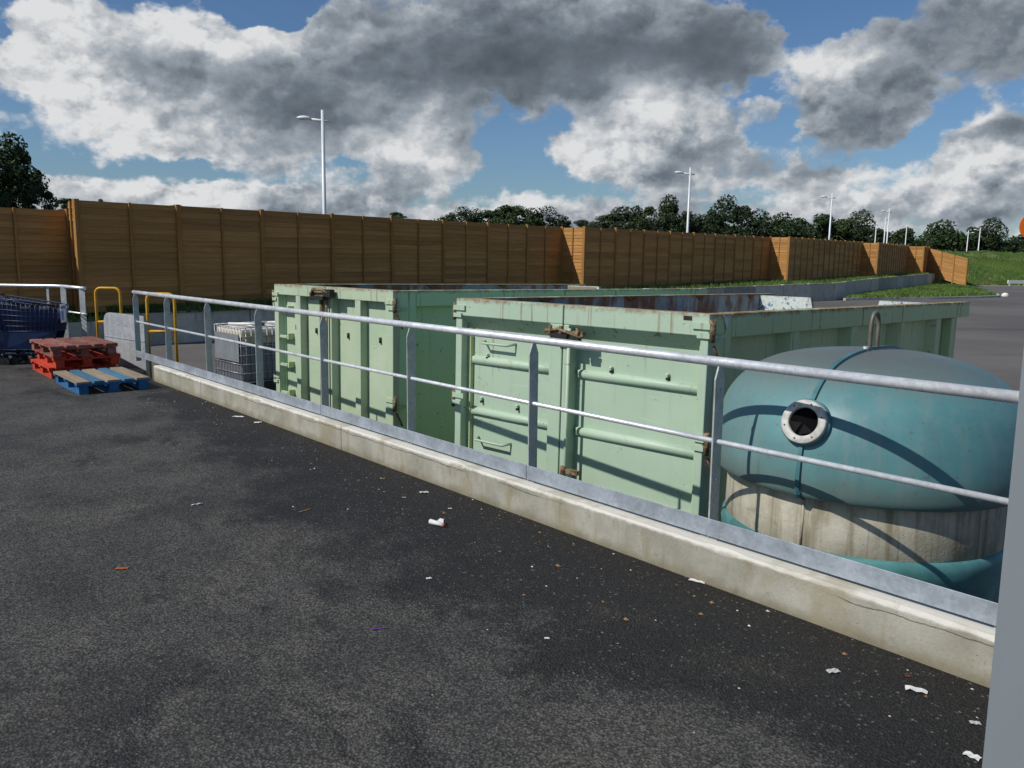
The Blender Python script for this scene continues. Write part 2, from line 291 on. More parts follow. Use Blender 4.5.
simple('cage_steel', (.36,.37,.39), .2, 15, .4, .5); simple('sheet_grey', (.20,.22,.24), .15, 8, .5); simple('plastic_black', (.03,.03,.035), .3, 9, .5)
simple('lamp_white', (.74,.76,.76), .06, 5, .4); simple('lamp_pole', (.62,.65,.67), .06, 5, .45, .1); simple('lamp_glass', (.35,.36,.36), .1, 5, .2)
def foliage(name, c0, c1):
    q, b = mat(name, .62, 0, .2); v = q.coord(); n = q.noise(v, .55, 4, .6); f = q.noise(v, 7, 3, .6)
    c = q.mix(q.ramp(n, .3, .7), c0, c1); c = q.mix(1., c, q.mix(f, (.65,)*3, (1.35,)*3), 'MULTIPLY')
    oi = q.n.new('ShaderNodeObjectInfo').outputs['Random']; c = q.mix(1., c, q.mix(oi, (.78,.80,.8), (1.2,1.16,1.1)), 'MULTIPLY'); q.val(b.inputs['Base Color'], c)
foliage('leaf_dark', (.018,.036,.014), (.040,.066,.022)); foliage('leaf_mid', (.026,.050,.016), (.055,.088,.028)); foliage('leaf_pale', (.045,.062,.028), (.082,.100,.045))
simple('bark', (.07,.06,.05), .3, 6, .9, 0, .4)
q, b = mat('grass_turf', .9, 0, .1); v = q.coord(); n = q.noise(v, .35, 6, .65); f = q.noise(v, 9, 5, .7)
c = q.mix(q.ramp(n, .3, .7), (.050,.095,.018), (.085,.130,.028)); c = q.mix(q.ramp(q.noise(v, .16, 5, .65), .55, .68), c, (.20,.18,.085)); c = q.mix(q.ramp(q.noise(q.vmath('ADD', v, (40,13,0)), .10, 5, .65), .58, .66), c, (.19,.12,.07)); c = q.mix(1., c, q.mix(f, (.6,)*3, (1.4,)*3), 'MULTIPLY')
q.val(b.inputs['Base Color'], c); bump(q, b, f, .8, .06)
simple('grass_blade', (.085,.145,.026), .55, .5, .7); simple('soil', (.17,.10,.06), .3, 1.5, .95, 0, .4); simple('pale_path', (.26,.24,.20), .2, 1.5, .95)
simple('white_block', (.72,.71,.68), .1, 6, .7); simple('orange_paint', (.75,.15,.015), .12, 3, .4)
simple('paper', (.68,.68,.67), .06, 25, .7, 0, .2); simple('paper_grey', (.50,.50,.49), .15, 25, .8, 0, .2); simple('purple_plastic', (.16,.05,.30), .15, 20, .4); simple('orange_scrap', (.38,.10,.03), .25, 20, .7)
simple('dry_leaf', (.24,.13,.055), .4, 3, .9); simple('crumb', (.48,.44,.36), .45, 3, .9)
# ------------------------------------------------------------------ mesh helpers
class MB:
    def __init__(s): s.v = []; s.f = []; s.sm = []
    def add(s, vs, fs, smooth=False):
        o = len(s.v); s.v += [tuple(p) for p in vs]; s.f += [tuple(i+o for i in f) for f in fs]; s.sm += [smooth]*len(fs); return s
    def box(s, a, b):
        x0,y0,z0 = (min(a[i],b[i]) for i in range(3)); x1,y1,z1 = (max(a[i],b[i]) for i in range(3))
        return s.add([(x0,y0,z0),(x1,y0,z0),(x1,y1,z0),(x0,y1,z0),(x0,y0,z1),(x1,y0,z1),(x1,y1,z1),(x0,y1,z1)],
                     [(0,3,2,1),(4,5,6,7),(0,1,5,4),(1,2,6,5),(2,3,7,6),(3,0,4,7)])
    def prism(s, poly, vec):            # closed polygon (3D points) pushed along vec
        n = len(poly); vec = Vector(vec); top = [Vector(p)+vec for p in poly]
        return s.add(list(poly)+top, [tuple(range(n))[::-1], tuple(range(n, 2*n))] + [(i,(i+1)%n,n+(i+1)%n,n+i) for i in range(n)])
    def tube(s, pts, r, seg=10, closed=False, caps=True):
        pts = [Vector(p) for p in pts]; n = len(pts); rings = []
        up = None
        for i in range(n):
            if closed: t = (pts[(i+1)%n]-pts[i-1]).normalized()
            else: t = (pts[min(i+1,n-1)]-pts[max(i-1,0)]).normalized()
            if up is None: up = t.orthogonal().normalized()
            up = (up - t*up.dot(t)).normalized(); w = t.cross(up)
            rr = r[i] if hasattr(r, '__len__') else r
            rings.append([pts[i]+(up*math.cos(a)+w*math.sin(a))*rr for a in [2*PI*j/seg for j in range(seg)]])
        vs = [p for g in rings for p in g]; fs = []
        for i in range(n if closed else n-1):
            a, b = i*seg, ((i+1)%n)*seg
            fs += [(a+j, a+(j+1)%seg, b+(j+1)%seg, b+j) for j in range(seg)]
        s.add(vs, fs, True)
        if caps and not closed: s.add(rings[0], [tuple(range(seg))[::-1]]); s.add(rings[-1], [tuple(range(seg))])
        return s
    def lathe(s, prof, seg=48, c=(0,0)):
        vs = [(c[0]+r*math.cos(2*PI*j/seg), c[1]+r*math.sin(2*PI*j/seg), z) for r, z in prof for j in range(seg)]
        fs = [(i*seg+j, i*seg+(j+1)%seg, (i+1)*seg+(j+1)%seg, (i+1)*seg+j) for i in range(len(prof)-1) for j in range(seg)]
        return s.add(vs, fs, True)
    def build(s, name, material, parent=None, bevel=0, smooth_angle=None):
        me = bpy.data.meshes.new(name); me.from_pydata(s.v, [], s.f); me.update()
        me.polygons.foreach_set('use_smooth', s.sm)
        bm = bmesh.new(); bm.from_mesh(me); bmesh.ops.remove_doubles(bm, verts=bm.verts, dist=1e-5)
        bmesh.ops.recalc_face_normals(bm, faces=bm.faces); bm.to_mesh(me); bm.free()
        if material: me.materials.append(M[material])
        o = bpy.data.objects.new(name, me); COL.objects.link(o)
        if parent: o.parent = parent
        if bevel:
            md = o.modifiers.new('bevel', 'BEVEL'); md.width = bevel; md.segments = 2; md.limit_method = 'ANGLE'; md.angle_limit = R(40); md.harden_normals = False
        return o
def smooth_path(pts, n=6):
    pts = [Vector(p) for p in pts]; res = []
    for i in range(len(pts)-1):
        p0, p1, p2, p3 = pts[max(i-1,0)], pts[i], pts[i+1], pts[min(i+2,len(pts)-1)]
        for j in range(n):
            t = j/n; res.append(.5*((2*p1)+(p2-p0)*t+(2*p0-5*p1+4*p2-p3)*t*t+(3*p1-p0-3*p2+p3)*t**3))
    return res+[pts[-1]]
def tag(o, label=None, cat=None, group=None, kind=None):
    if label: o['label'] = label
    if cat: o['category'] = cat
    if group: o['group'] = group
    if kind: o['kind'] = kind
    return o
def empty(name, loc=(0,0,0), rz=0., label=None, cat=None, group=None, mw=None):
    o = bpy.data.objects.new(name, None); COL.objects.link(o); o.empty_display_size = .1
    if mw is not None: o.matrix_world = mw
    else: o.location = loc; o.rotation_euler = (0,0,rz)
    return tag(o, label, cat, group)
def frame(origin, xa, ya):
    xa = Vector(xa).normalized(); ya = Vector(ya); ya = (ya-xa*ya.dot(xa)).normalized(); m = Matrix((xa, ya, xa.cross(ya))).transposed().to_4x4(); m.translation = origin; return m
def copy_tree(o, parent=None):
    c = o.copy(); COL.objects.link(c); c.parent = parent
    for ch in list(o.children): copy_tree(ch, c)
    return c
def inst(o, name, loc, rot=(0,0,0), sc=(1,1,1), parent=None):
    c = bpy.data.objects.new(name, o.data); COL.objects.link(c); c.location = loc; c.rotation_euler = rot; c.scale = sc; c.parent = parent
    for md in o.modifiers:
        if md.type == 'BEVEL':
            n = c.modifiers.new('bevel', 'BEVEL'); n.width = md.width; n.segments = md.segments; n.limit_method = 'ANGLE'; n.angle_limit = md.angle_limit
    return c
# ------------------------------------------------------------------ deck frame: x along the kerb (towards the camera's right), y over the edge
HD = .8737; SL = .0098
O0 = Vector((.9673, 3.9469, 0)); DX = Vector((math.cos(HD), -math.sin(HD), SL)); DY = Vector((math.sin(HD), math.cos(HD), 0))
DECK = frame(O0, DX, DY); DINV = DECK.inverted()
def dk(x, y, z=0.):                    # a world x, y put on the deck's surface, as deck coordinates
    p = DINV @ Vector((x, y, 0)); return (p.x, p.y, z)
YZ = -.87                              # level of the yard
# ground sheets
g = MB(); g.add([(-900,-300,YZ),(900,-300,YZ),(900,1500,YZ),(-900,1500,YZ)], [(0,1,2,3)])
tag(g.build('ground', 'yard_asphalt'), kind='structure')
T0 = -8.62                              # far end of the kerb wall
poly = [dk(*p)[:2] for p in ((-6.05,12.5),(-6.35,12.95),(-7.0,13.3),(-40,13.1))]
poly = [(14,0),(T0,0)] + [dk(-5.35,11.95)[:2]] + poly + [(-30,-22),(14,-22)]
dm = MB(); n = len(poly)
dm.add([(x,y,0) for x, y in poly]+[(x,y,-.86) for x, y in poly], [tuple(range(n))]+[(i,(i+1)%n,n+(i+1)%n,n+i) for i in range(n)])
dko = dm.build('pavement', 'deck_asphalt'); dko.matrix_world = DECK; tag(dko, kind='structure')
# kerb wall along the edge of the deck, cast in lengths
KH = .20
kw = empty('kerb_wall', mw=DECK, label='low weathered concrete kerb wall along the edge of the dark asphalt under the long railing', cat='kerb')
joints = [T0, -6.95, -3.70, 5.2]
for a, b_ in zip(joints[:-1], joints[1:]):
    a += .004; b_ -= .004; N = max(8, int((b_-a)/.045)); km = MB(); prof_n = 6
    vs = []
    for i in range(N+1):
        x = a+(b_-a)*i/N; w = .5*math.sin(x*5.1)+.5*math.sin(x*13.7+1)
        ch = .010+.004*w+(.006*random.random() if random.random() < .5 else 0); chz = ch*1.1
        cn = math.sin(x*2.3+.7)+math.sin(x*5.9+2.)+.8*math.sin(x*11.3)
        if cn > 1.3: ch += .03*(cn-1.3); chz = ch*.8
        if 0.6 < x < 1.35: ch += .016*math.sin((x-.6)/.75*PI); 
        vs += [(x, .003*w*.5, -.02), (x, .0025*w, KH*.5), (x, .002*w, KH-chz), (x, ch, KH), (x, .16, KH), (x, .16, -.86)]
    fs = [(i*prof_n+j, (i+1)*prof_n+j, (i+1)*prof_n+(j+1)%prof_n, i*prof_n+(j+1)%prof_n) for i in range(N) for j in range(prof_n)]
    fs += [tuple(range(prof_n)), tuple(range(N*prof_n, (N+1)*prof_n))[::-1]]
    km.add(vs, fs); km.build('kerb_block', 'kerb_concrete', kw)
# ------------------------------------------------------------------ railing on the kerb wall
gr = empty('guard_railing', mw=DECK, label='long galvanised railing with two tubes along the kerb wall in front of the containers', cat='railing')
RO = .12; ST = 1.383; TX = -.012         # offset of the rail, spacing of the posts, x of the post at image centre right
RT, RM = 1.09, .692
posts_t = [TX - .041 + ST*i for i in range(-6, 2)]; posts_t.append(posts_t[0]-1.30); posts_t.sort()
tb = MB(); tb.tube([(posts_t[0]-.07, RO, RT), (posts_t[-1]+1.2, RO, RT)], .0245, 16); tb.build('top_rail', 'galvanised_tube', gr)
tb = MB(); tb.tube([(posts_t[0], RO, RM), (posts_t[-1]+1.2, RO, RM)], .0135, 12); tb.build('mid_rail', 'galvanised_tube', gr)
pm = MB(); w = .036
pm.prism([(-.005,-w,KH-.05),(-.005,w,KH-.05),(-.005,w,RT-.085),(-.005,.012,RT-.018),(-.005,-.012,RT-.018),(-.005,-w,RT-.085)], (.010,0,0))
p0 = pm.build('post', 'galvanised_post', gr, .002); p0.location = (posts_t[0], RO, 0)
bm_ = MB(); bm_.tube([(-.012,0,0),(.012,0,0)], .011, 6)
for i, t in enumerate(posts_t):
    o = p0 if i == 0 else inst(p0, 'post', (t, RO, 0), parent=gr)
    if i == 0: bolt0 = bm_.build('bolt', 'galvanised_post', o); bolt0.location = (0,.012,.95)
    else: inst(bolt0, 'bolt', (0,.012,.95), parent=o)
    inst(bolt0, 'bolt', (0,.0,.50), parent=o)
    fp = MB() if i == 0 else None
    if fp: fp.box((-.05,-.032,KH),(.05,.036,KH+.008)); foot0 = fp.build('foot_plate', 'galvanised_post', o)
    else: inst(foot0, 'foot_plate', (0,0,0), parent=o)
cuts = [posts_t[0]-.04, posts_t[2]+.0, posts_t[4]+.0, posts_t[6]-.004, posts_t[-1]+1.2]
for a, b_ in zip(cuts[:-1], cuts[1:]):
    kp = MB(); kp.box((a+.003, RO-.046, KH+.016), (b_-.003, RO-.040, KH+.106)); kp.build('kick_plate', 'galvanised', gr, .0015)
# ------------------------------------------------------------------ grey column at the right
co = empty('steel_column', mw=frame(Vector((1.492, 2.415, .0)), DX, DY), label='plain grey painted column cut off by the right edge of the photo', cat='column')
cm = MB(); cm.box((0,0,0), (.42,.42,3.2)); cb = cm.build('shaft', 'column_paint', co, .004)
# ------------------------------------------------------------------ galvanised end panel past the end of the kerb
A = Vector((-6.03,12.32,0)); B = Vector((-5.13,11.62,0)); dirp = (B-A).normalized(); L = (B-A).length
ep = empty('barrier_panel', mw=frame(Vector((A.x, A.y, -.11)), dirp, Vector((-dirp.y, dirp.x, 0))), label='pale grey steel end panel with rounded corner behind the pallets', cat='panel')
pts = [(0,0,0),(0,0,.60),(.012,0,.66),(.04,0,.715),(.09,0,.75),(.18,0,.765),(.5,0,.768),(L,0,.765),(L,0,0)]
e_ = MB(); e_.prism(pts, (0,.012,0)); e_.build('sheet', 'galvanised_sheet', ep)
e_ = MB(); e_.prism([(0.02,-.008,.405),(L,-.008,.405),(L,-.008,.415),(.02,-.008,.415)], (0,.0075,0)); e_.build('seam', 'galvanised', ep)
for x in (.42,.62):
    e_ = MB(); e_.box((x-.03,-.006,.60),(x+.03,-.0005,.612)); e_.build('slot', 'galvanised_post', ep)
for x in (.06, L-.06):
    e_ = MB(); e_.box((x-.03,.0125,-.3),(x+.03,.07,.70)); e_.build('stay', 'galvanised_post', ep)
# ------------------------------------------------------------------ second railing at the far left, round the corner of the deck
K = Vector((-7.0,13.1,.985)); E = Vector((-6.37,12.5,.985)); Lf = Vector((-16,12.85,.985))
g2 = empty('guard_railing', (-7.0,13.1,-.12), label='short galvanised railing with a bent corner behind the blue trolleys', cat='railing')
def rel(p, base): return Vector(p)-Vector(base)
base = Vector((-7.0,13.1,-.12))
for nm, z, r_ in (('top_rail', .985, .024), ('mid_rail', .60, .014)):
    ptsr = [Vector((Lf.x,Lf.y,z)), Vector((-7.12,13.09,z)), Vector((-7.0,13.06,z)), Vector((-6.92,12.99,z)), Vector((E.x,E.y,z))]
    t = MB(); t.tube([p-base for p in ptsr], r_, 12); t.build(nm, 'galvanised_tube', g2)
for x, y, w_ in ((-7.25,13.09,.018),(-6.97,13.02,.042),(-6.46,12.59,.042),(-8.7,13.05,.04),(-10.2,13.0,.04)):
    t = MB(); t.box((x-base.x-w_, y-base.y-.006, -.05), (x-base.x+w_, y-base.y+.006, 1.09)); t.build('post', 'galvanised_post', g2)
# ------------------------------------------------------------------ hoops
def hoop(loc, label):
    e = empty('hoop_barrier', loc, 0, label, 'hoop', 'yellow tube hoops at the edge of the deck')
    H_, w_ = 1.79, .205; r_ = .09
    pth = [(-w_,0,0),(-w_,0,H_-r_)] + [(-w_+r_-r_*math.cos(a), 0, H_-r_+r_*math.sin(a)) for a in (R(22),R(45),R(68),R(90))] + \
          [(w_-r_+r_*math.sin(a), 0, H_-r_+r_*math.cos(a)) for a in (0,R(22),R(45),R(68),R(90))] + [(w_,0,0)]
    t = MB(); t.tube(pth, .0225, 12); t.build('hoop_tube', 'yellow_paint', e)
    t = MB(); t.tube([(-w_,0,1.23),(w_,0,1.23)], .02, 10); t.build('crossbar', 'yellow_paint', e)
    for s_ in (-w_, w_):
        t = MB(); t.box((s_-.06,-.06,0),(s_+.06,.06,.012)); t.build('foot_plate', 'yellow_paint', e)
hoop((-6.755,14.0,YZ), 'yellow tube hoop left of the pale steel end panel'); hoop((-5.25,12.5,YZ), 'yellow tube hoop seen through the first bays of the long railing')
# ------------------------------------------------------------------ pallets (1.2 x 0.8 m): boards run along x
bd = {}
def pmesh(key, size, matname):
    if key not in bd:
        t = MB(); t.box((-size[0]/2,-size[1]/2,0), (size[0]/2,size[1]/2,size[2])); o = t.build('part', matname); bd[key] = (o.data, o); COL.objects.unlink(o)
    return bd[key][0]
def pallet(corner, ux, z, topmats, frame_mat, label, sag=0):
    ux = Vector((ux[0], ux[1], 0)).normalized(); uy = Vector((-ux.y, ux.x, 0))
    p = DINV @ Vector((corner[0], corner[1], 0)); org = DECK @ Vector((p.x, p.y, z)); zx = DECK.to_3x3() @ Vector((0,0,1))
    m = Matrix((ux - zx*ux.dot(zx), uy - zx*uy.dot(zx), zx)).transposed().to_4x4(); m.translation = org
    e = empty('pallet', mw=m, label=label, cat='pallet')
    def put(nm, key, size, mt, loc, rz=0):
        o = bpy.data.objects.new(nm, pmesh((key, mt), size, mt)); COL.objects.link(o); o.parent = e; o.location = loc; o.rotation_euler = (0,0,rz)
    ws = [.145,.10,.145,.10,.145]; ys = [.0725, .236, .40, .564, .7275]
    for i, (w_, y) in enumerate(zip(ws, ys)):
        put('deck_board', ('t', w_), (1.2,w_,.022), topmats[i % len(topmats)], (.6, y, .122+random.uniform(0,.003)), random.uniform(-.003,.003))
    for x in (.05,.6,1.15): put('cross_board', 'x', (.10,.8,.022), frame_mat, (x,.4,.0995))
    for y in (.0725,.40,.7275):
        put('base_board', ('b', y), (1.2,.10 if y != .40 else .145,.022), frame_mat, (.6,y,0))
        for x in (.0725,.6,1.1275): put('block', 'k', (.145,.10,.0755), frame_mat, (x,y,.0225))
    return e
bx = Vector((-4.952,9.38,0)); ub = Vector((-5.628+4.897, 10.225-9.345, 0)).normalized()      # front-left corner; boards run back-left
def rect(c, u): return c, u
# the pallet's local x runs from the front corner to the back-left; y then has to point to the right: mirror by starting at the right front
def pal(front_left, u, z, mats, fm, label):
    uy = Vector((-u.y, u.x, 0)); # points left of u
    return pallet(front_left - uy*.8, u, z, mats, fm, label)
pal(Vector((-4.955,9.405,0)), ub, 0, ['bare_wood','worn_blue_wood'], 'blue_wood', 'single blue wooden pallet with two worn bare boards lying on the asphalt')
ur = Vector((-6.525+5.812, 11.302-10.477, 0)).normalized()
ur2 = (ur + Vector((.0,.03,0))).normalized()
RC = Vector((-5.83,10.50,0))
pal(RC+Vector((-.11,.13,0)), ur2, 0, ['red_wood'], 'red_wood', 'lowest red pallet of the stack, set back under the bright red one')
pal(RC+Vector((.0,.05,0)), (ur+Vector((.02,.02,0))).normalized(), .145, ['red_wood'], 'red_wood', 'bright red pallet in the middle of the stack')
pal(RC, ur, .29, ['worn_red_wood','worn_red_wood'], 'worn_red_wood', 'faded dark red pallet with worn boards on top of the stack')
# ------------------------------------------------------------------ blue shopping trolleys nested in a row
def trolley():
    e = empty('shopping_trolley', (0,0,0))
    L_, w0, w1 = .86, .27, .22                 # local: front of the basket at x=0, handle at x=-L_
    bk = MB()
    zt = lambda x: .86 - .13*x/L_*1.0           # rim rises to the handle (x negative)
    zb = lambda x: .50 - .06*x/L_*-1
    wd = lambda x: w1+(w0-w1)*(-x/L_)
    for s_ in (-1,1):
        for i in range(15):
            x = -L_*i/14; bk.tube([(x*.9-.04, s_*wd(x)*.86, .50+.0*x), (x, s_*wd(x), zt(x))], .0045, 4)
        for j in range(7):
            f = j/6; bk.tube([(-.04*(1-f), s_*(w1*.86+(w1*.14)*f), .50+(zt(0)-.5)*f), (-L_*(.9+.1*f), s_*(w0*.86+w0*.14*f), .50+(zt(-L_)-.5)*f)], .0045, 4)
    for i in range(9):
        y = -w1+2*w1*i/8; bk.tube([(-.04, y*.86, .50), (0,y,zt(0))], .0045, 4); bk.tube([(-.04,y*.86,.50),(-L_*.93,y*.86*w0/w1,.50)], .0045, 4)
    for j in range(7):
        f = j/6; bk.tube([(-.04*(1-f), -w1*(.86+.14*f), .5+(zt(0)-.5)*f), (-.04*(1-f), w1*(.86+.14*f), .5+(zt(0)-.5)*f)], .0045, 4)
    bk.build('basket', 'cart_blue', e)
    sp = MB()
    for s_ in (-1,1): sp.add([(-.05,s_*w1*.85,.51),(-.88*L_,s_*w0*.85,.51),(-.97*L_,s_*w0*.955,.78),(-.01,s_*w1*.955,.74)], [(0,1,2,3)]); 
    sp2 = MB()
    for s_ in (-1,1): sp2.prism([(-.05,s_*w1*.84,.51),(-.88*L_,s_*w0*.84,.51),(-.97*L_,s_*w0*.955,.86),(-.006,s_*w1*.965,.80)], (0,-.004*s_,0))
    for s_ in (-1,1): sp2.prism([(-.12,s_*w1*.8,.24),(-.88*L_,s_*w0*.9,.24),(-.88*L_,s_*w0*.84,.51),(-.05,s_*w1*.84,.51)], (0,-.003*s_,0))
    sp2.prism([(-.046,-w1*.82,.51),(-.046,w1*.82,.51),(-.02,w1*.9,.70),(-.02,-w1*.9,.70)], (-.004,0,0)); sp2.build('basket_panel', 'cart_blue', e)
    rm = MB(); rm.tube([(-L_,-w0,zt(-L_)),(0,-w1,zt(0)),(0,w1,zt(0)),(-L_,w0,zt(-L_))], .011, 6); rm.build('rim', 'cart_blue', e)
    hd = MB(); hd.tube([(-L_-.06,-w0-.01,1.02),(-L_-.06,w0+.01,1.02)], .017, 8); hd.build('handle', 'cart_red', e)
    fr_ = MB()
    for s_ in (-1,1): fr_.tube([(-L_-.06,s_*w0,1.02),(-L_,s_*w0,.9),(-L_*.95,s_*w0*.95,.45),(-L_*.9,s_*w0*.95,.17),(-.10,s_*w1*.8,.15)], .012, 6)
    fr_.tube([(-.10,-w1*.8,.15),(-.10,w1*.8,.15)], .012, 6); fr_.build('chassis', 'cart_steel', e)
    for x, y in ((-.12,w1*.8),(-.12,-w1*.8),(-L_*.88,w0*.9),(-L_*.88,-w0*.9)):
        wh = MB(); wh.tube([(x,y-.016,.0625),(x,y+.016,.0625)], .0625, 14); ww = wh.build('wheel', 'wheel_black', e)
        wf = MB(); wf.tube([(x,y-.018,.0625),(x,y+.018,.0625)], .028, 8); wf.tube([(x,y,.12),(x-.03,y,.17)], .02, 6); wf.build('castor', 'cart_steel', ww)
    return e
tp = trolley(); tags = ['blue shopping trolley at the front of the nested row with a white notice on it', 'blue shopping trolley nested second from the front of the row',
 'blue shopping trolley nested third from the front of the row', 'blue shopping trolley fourth from the front of the row', 'blue shopping trolley fifth from the front of the row, near the left edge',
 'blue shopping trolley sixth from the front, cut off by the left edge']
tl = [tp]+[copy_tree(tp) for _ in range(5)]
for i, o in enumerate(tl):
    s_ = .27*i; d = Vector((-.985,-.17,0)); pw = Vector((-6.62,12.35,0))+d*s_
    o.location = (pw.x, pw.y, -.125); o.rotation_euler = (0,0,math.atan2(.17,.985)); tag(o, tags[i], 'trolley', 'blue shopping trolleys nested in a row')
t = MB(); t.box((.012,-.19,.62),(.022,.02,.885)); pl = t.build('notice', 'placard', tp)
t = MB(); t.box((.0225,-.17,.82),(.0245,.0,.86)); t.box((.0225,-.17,.66),(.0245,-.10,.79)); t.build('notice_print', 'placard_blue', pl)
# ------------------------------------------------------------------ skips (roll-on containers)
CW_, CL_ = 2.45, 5.6
def skip(P0, hd, sx, sy, label, W_, style):
    xa = Vector((math.cos(hd), -math.sin(hd), sx)); ya = Vector((math.sin(hd), math.cos(hd), sy))
    m = frame(P0, xa, ya); m.translation = m @ Vector((0,0,-CH))
    e = empty('waste_container', mw=m, label=label, cat='container', group='pale green open-topped steel containers in the yard')
    H = CH; side_m = 'green_paint_side' if style == 2 else 'green_paint_bounce'; door_m = 'green_paint' if style == 2 else 'green_paint_yellowed'
    t = MB(); t.box((-W_+.05,.1,.16),(-.05,5.2,.22)); t.build('floor', 'rusty_inside', e)
    t = MB()
    for x in (-W_/2-.6, -W_/2+.5): t.box((x,.1,.004),(x+.12,5.25,.158))
    t.build('skid', 'rust', e)
    # side walls: sheet, corner post, top rail, stiffeners
    for sgn in (0, 1):
        X = (lambda x: -x) if sgn == 0 else (lambda x: -W_+x)        # x = distance in from that side's outer face
        t = MB(); t.box((X(.10),.20,.22),(X(.1125),5.2,H-.17)); t.build('side_sheet', side_m, e)
        t = MB(); t.box((X(.1135),.20,.22),(X(.121),5.13,H-.003)); t.build('inner_sheet', 'rusty_inside', e)
        t = MB(); t.box((X(.0),.295,H-.165),(X(.112),5.6,H)); t.build('top_rail', side_m, e, .006)
        t = MB(); t.box((X(.002),.075,.004),(X(.115),.29,H-.002)); t.build('corner_post', side_m, e, .006)
        t = MB(); t.box((X(.0),.295,.16),(X(.09),5.2,.32)); t.build('bottom_rail', side_m, e, .006)
        for y in ((1.28,2.42,3.55,4.62) if style == 2 else (1.85,3.2,4.6)):
            t = MB(); t.prism([(X(.0995),y-.13,.321),(X(.012),y-.07,.321),(X(.012),y+.07,.321),(X(.0995),y+.13,.321)], (0,0,H-.166-.321)); t.build('stiffener', side_m, e)
        t = MB(); t.box((X(.003),5.02,.33),(X(.0985),5.2,H-.17)); t.build('end_post', side_m, e, .005)
        if sgn == 1:
            for y in (1.0,2.35,3.7,4.9):
                t = MB(); t.prism([(X(.1215),y-.10,H-.006),(X(.1215),y+.10,H-.006),(X(.1215),y+.02,H-.055),(X(.1215),y-.02,H-.055)], (.012,0,0)); t.build('gusset', 'rust', e)
    # far end wall, cut lower in the middle
    t = MB(); x0, x1 = -W_+.13, -.13; y = 5.14
    t.prism([(x0,y,.22),(x0,y,H-.02),(x0+.66,y,H-.02),(x0+.75,y,H-.38),(x1-.78,y,H-.38),(x1-.70,y,H-.02),(x1,y,H-.02),(x1,y,.22)], (0,.06,0)); t.build('end_wall', 'scraped_inside', e)
    if style == 1:
        t = MB(); t.box((x0+.01,y-.012,H-.10),(x0+.62,y-.002,H-.03)); t.build('end_lip', 'bare_wood', e)
    # doors
    def hinge(x, z, side):
        t = MB(); t.tube([(x,.01,z-.075),(x,.01,z+.075)], .022, 8); h = t.build('hinge', 'rust_pale', e)
        t = MB(); t.box((x-.005*side,-.016,z+.01),(x-.14*side,-.002,z+.05)); t.box((x-.005*side,-.016,z-.05),(x-.10*side,-.002,z-.015)); t.box((x-.012,.0,z-.05),(x+.012,.16,z-.03)); t.build('hinge_strap', door_m, h)
        t = MB(); t.tube([(x+.004,.03,z-.10),(x+.012,.06,z-.16),(x+.006,.10,z-.24)], .009, 6); t.build('hinge_rod', 'rust', h)
    if style == 2:
        rec = .125
        for side in (-1, 1):                      # -1 left leaf, 1 right leaf
            xa_, xb_ = ((-W_+.004, -1.257) if side < 0 else (-1.245, -.004))
            lw, rw = (.075,.125) if side < 0 else (.052,.062)
            t = MB(); z1, z0 = H, .18
            t.box((xa_,0,z1-.147),(xb_,rec,z1)); t.box((xa_,0,z0),(xb_,rec,z0+.14))
            t.box((xa_,0,z0+.1401),(xa_+lw,rec,z1-.1471)); t.box((xb_-rw,0,z0+.1401),(xb_,rec,z1-.1471))
            d_ = t.build('door', door_m, e, .007)
            a, b2 = xa_+lw, xb_-rw
            t = MB(); t.box((a-.002,rec-.012,z0+.12),(b2+.002,rec+.008,z1-.13)); t.build('door_panel', door_m, d_)
            t = MB(); t.prism([(a+.002,.003,z1-.1485),(a+.002,rec-.0125,z1-.255),(a+.002,rec-.0125,z1-.1485)], (b2-a-.004,0,0)); t.build('chamfer', door_m, d_)
            for zr in (.52,.965,1.41,1.80):
                zc = H-zr; t = MB(); n_ = 7
                prof = [(0, rec-.0125-.036*math.sin(PI*i/(n_-1)), zc+.034*math.cos(PI*i/(n_-1))) for i in range(n_)]
                ra = a+(.012 if side < 0 else .006); rb = b2-.025
                lo_ = [(ra+(.035 if abs(i-3) < 2 else .01 if 0 < i < 6 else 0), p[1], p[2]) for i, p in enumerate(prof)]; hi_ = [(rb-(.02 if abs(i-3) < 2 else 0), p[1], p[2]) for i, p in enumerate(prof)]
                t.add(lo_+hi_, [(i,i+1,n_+i+1,n_+i) for i in range(n_-1)], True); t.add(lo_, [tuple(range(n_))]); t.add(hi_, [tuple(range(n_))[::-1]])
                t.build('ridge', door_m, d_)
            if side < 0:
                for zh, xl, xr in ((.352,-2.26,-1.84),(1.185,-2.32,-1.87)):
                    z = H-zh; yb = rec-.013
                    t = MB(); t.tube([(xl+.06,yb,z),(xl+.10,yb-.075,z-.012),(xr-.03,yb-.075,z-.012),(xr,yb,z)], .011, 8); t.build('handle', door_m, d_)
            for px_, pz in (((-2.16,.47),(-2.22,.85),(-1.80,.86),) if side < 0 else ((-.86,.45),(-.37,.45))):
                t = MB(); t.tube([(px_,rec-.035,H-pz+.012),(px_+.006,rec-.014,H-pz)], .012, 8); pg = t.build('drain_stud', door_m, d_)
                t = MB(); t.tube([(px_+.003,rec-.038,H-pz-.022),(px_+.008,rec-.0135,H-pz-.022)], .011, 8); t.build('stud_hole', 'greasy_black', pg)
            hx = -W_-.018 if side < 0 else .016
            for zz in (.11,.86,1.62): hinge(hx, H-zz, side)
        # lock bar on the right leaf, rusty latch at the top, catch low down
        t = MB(); t.tube([(-1.168,-.022,.25),(-1.168,-.022,H-.17)], .014, 8); t.build('lock_bar', door_m, e)
        t = MB(); t.box((-1.253,.02,.2),(-1.249,.06,H-.01)); t.build('door_seam_strip', 'greasy_black', e)
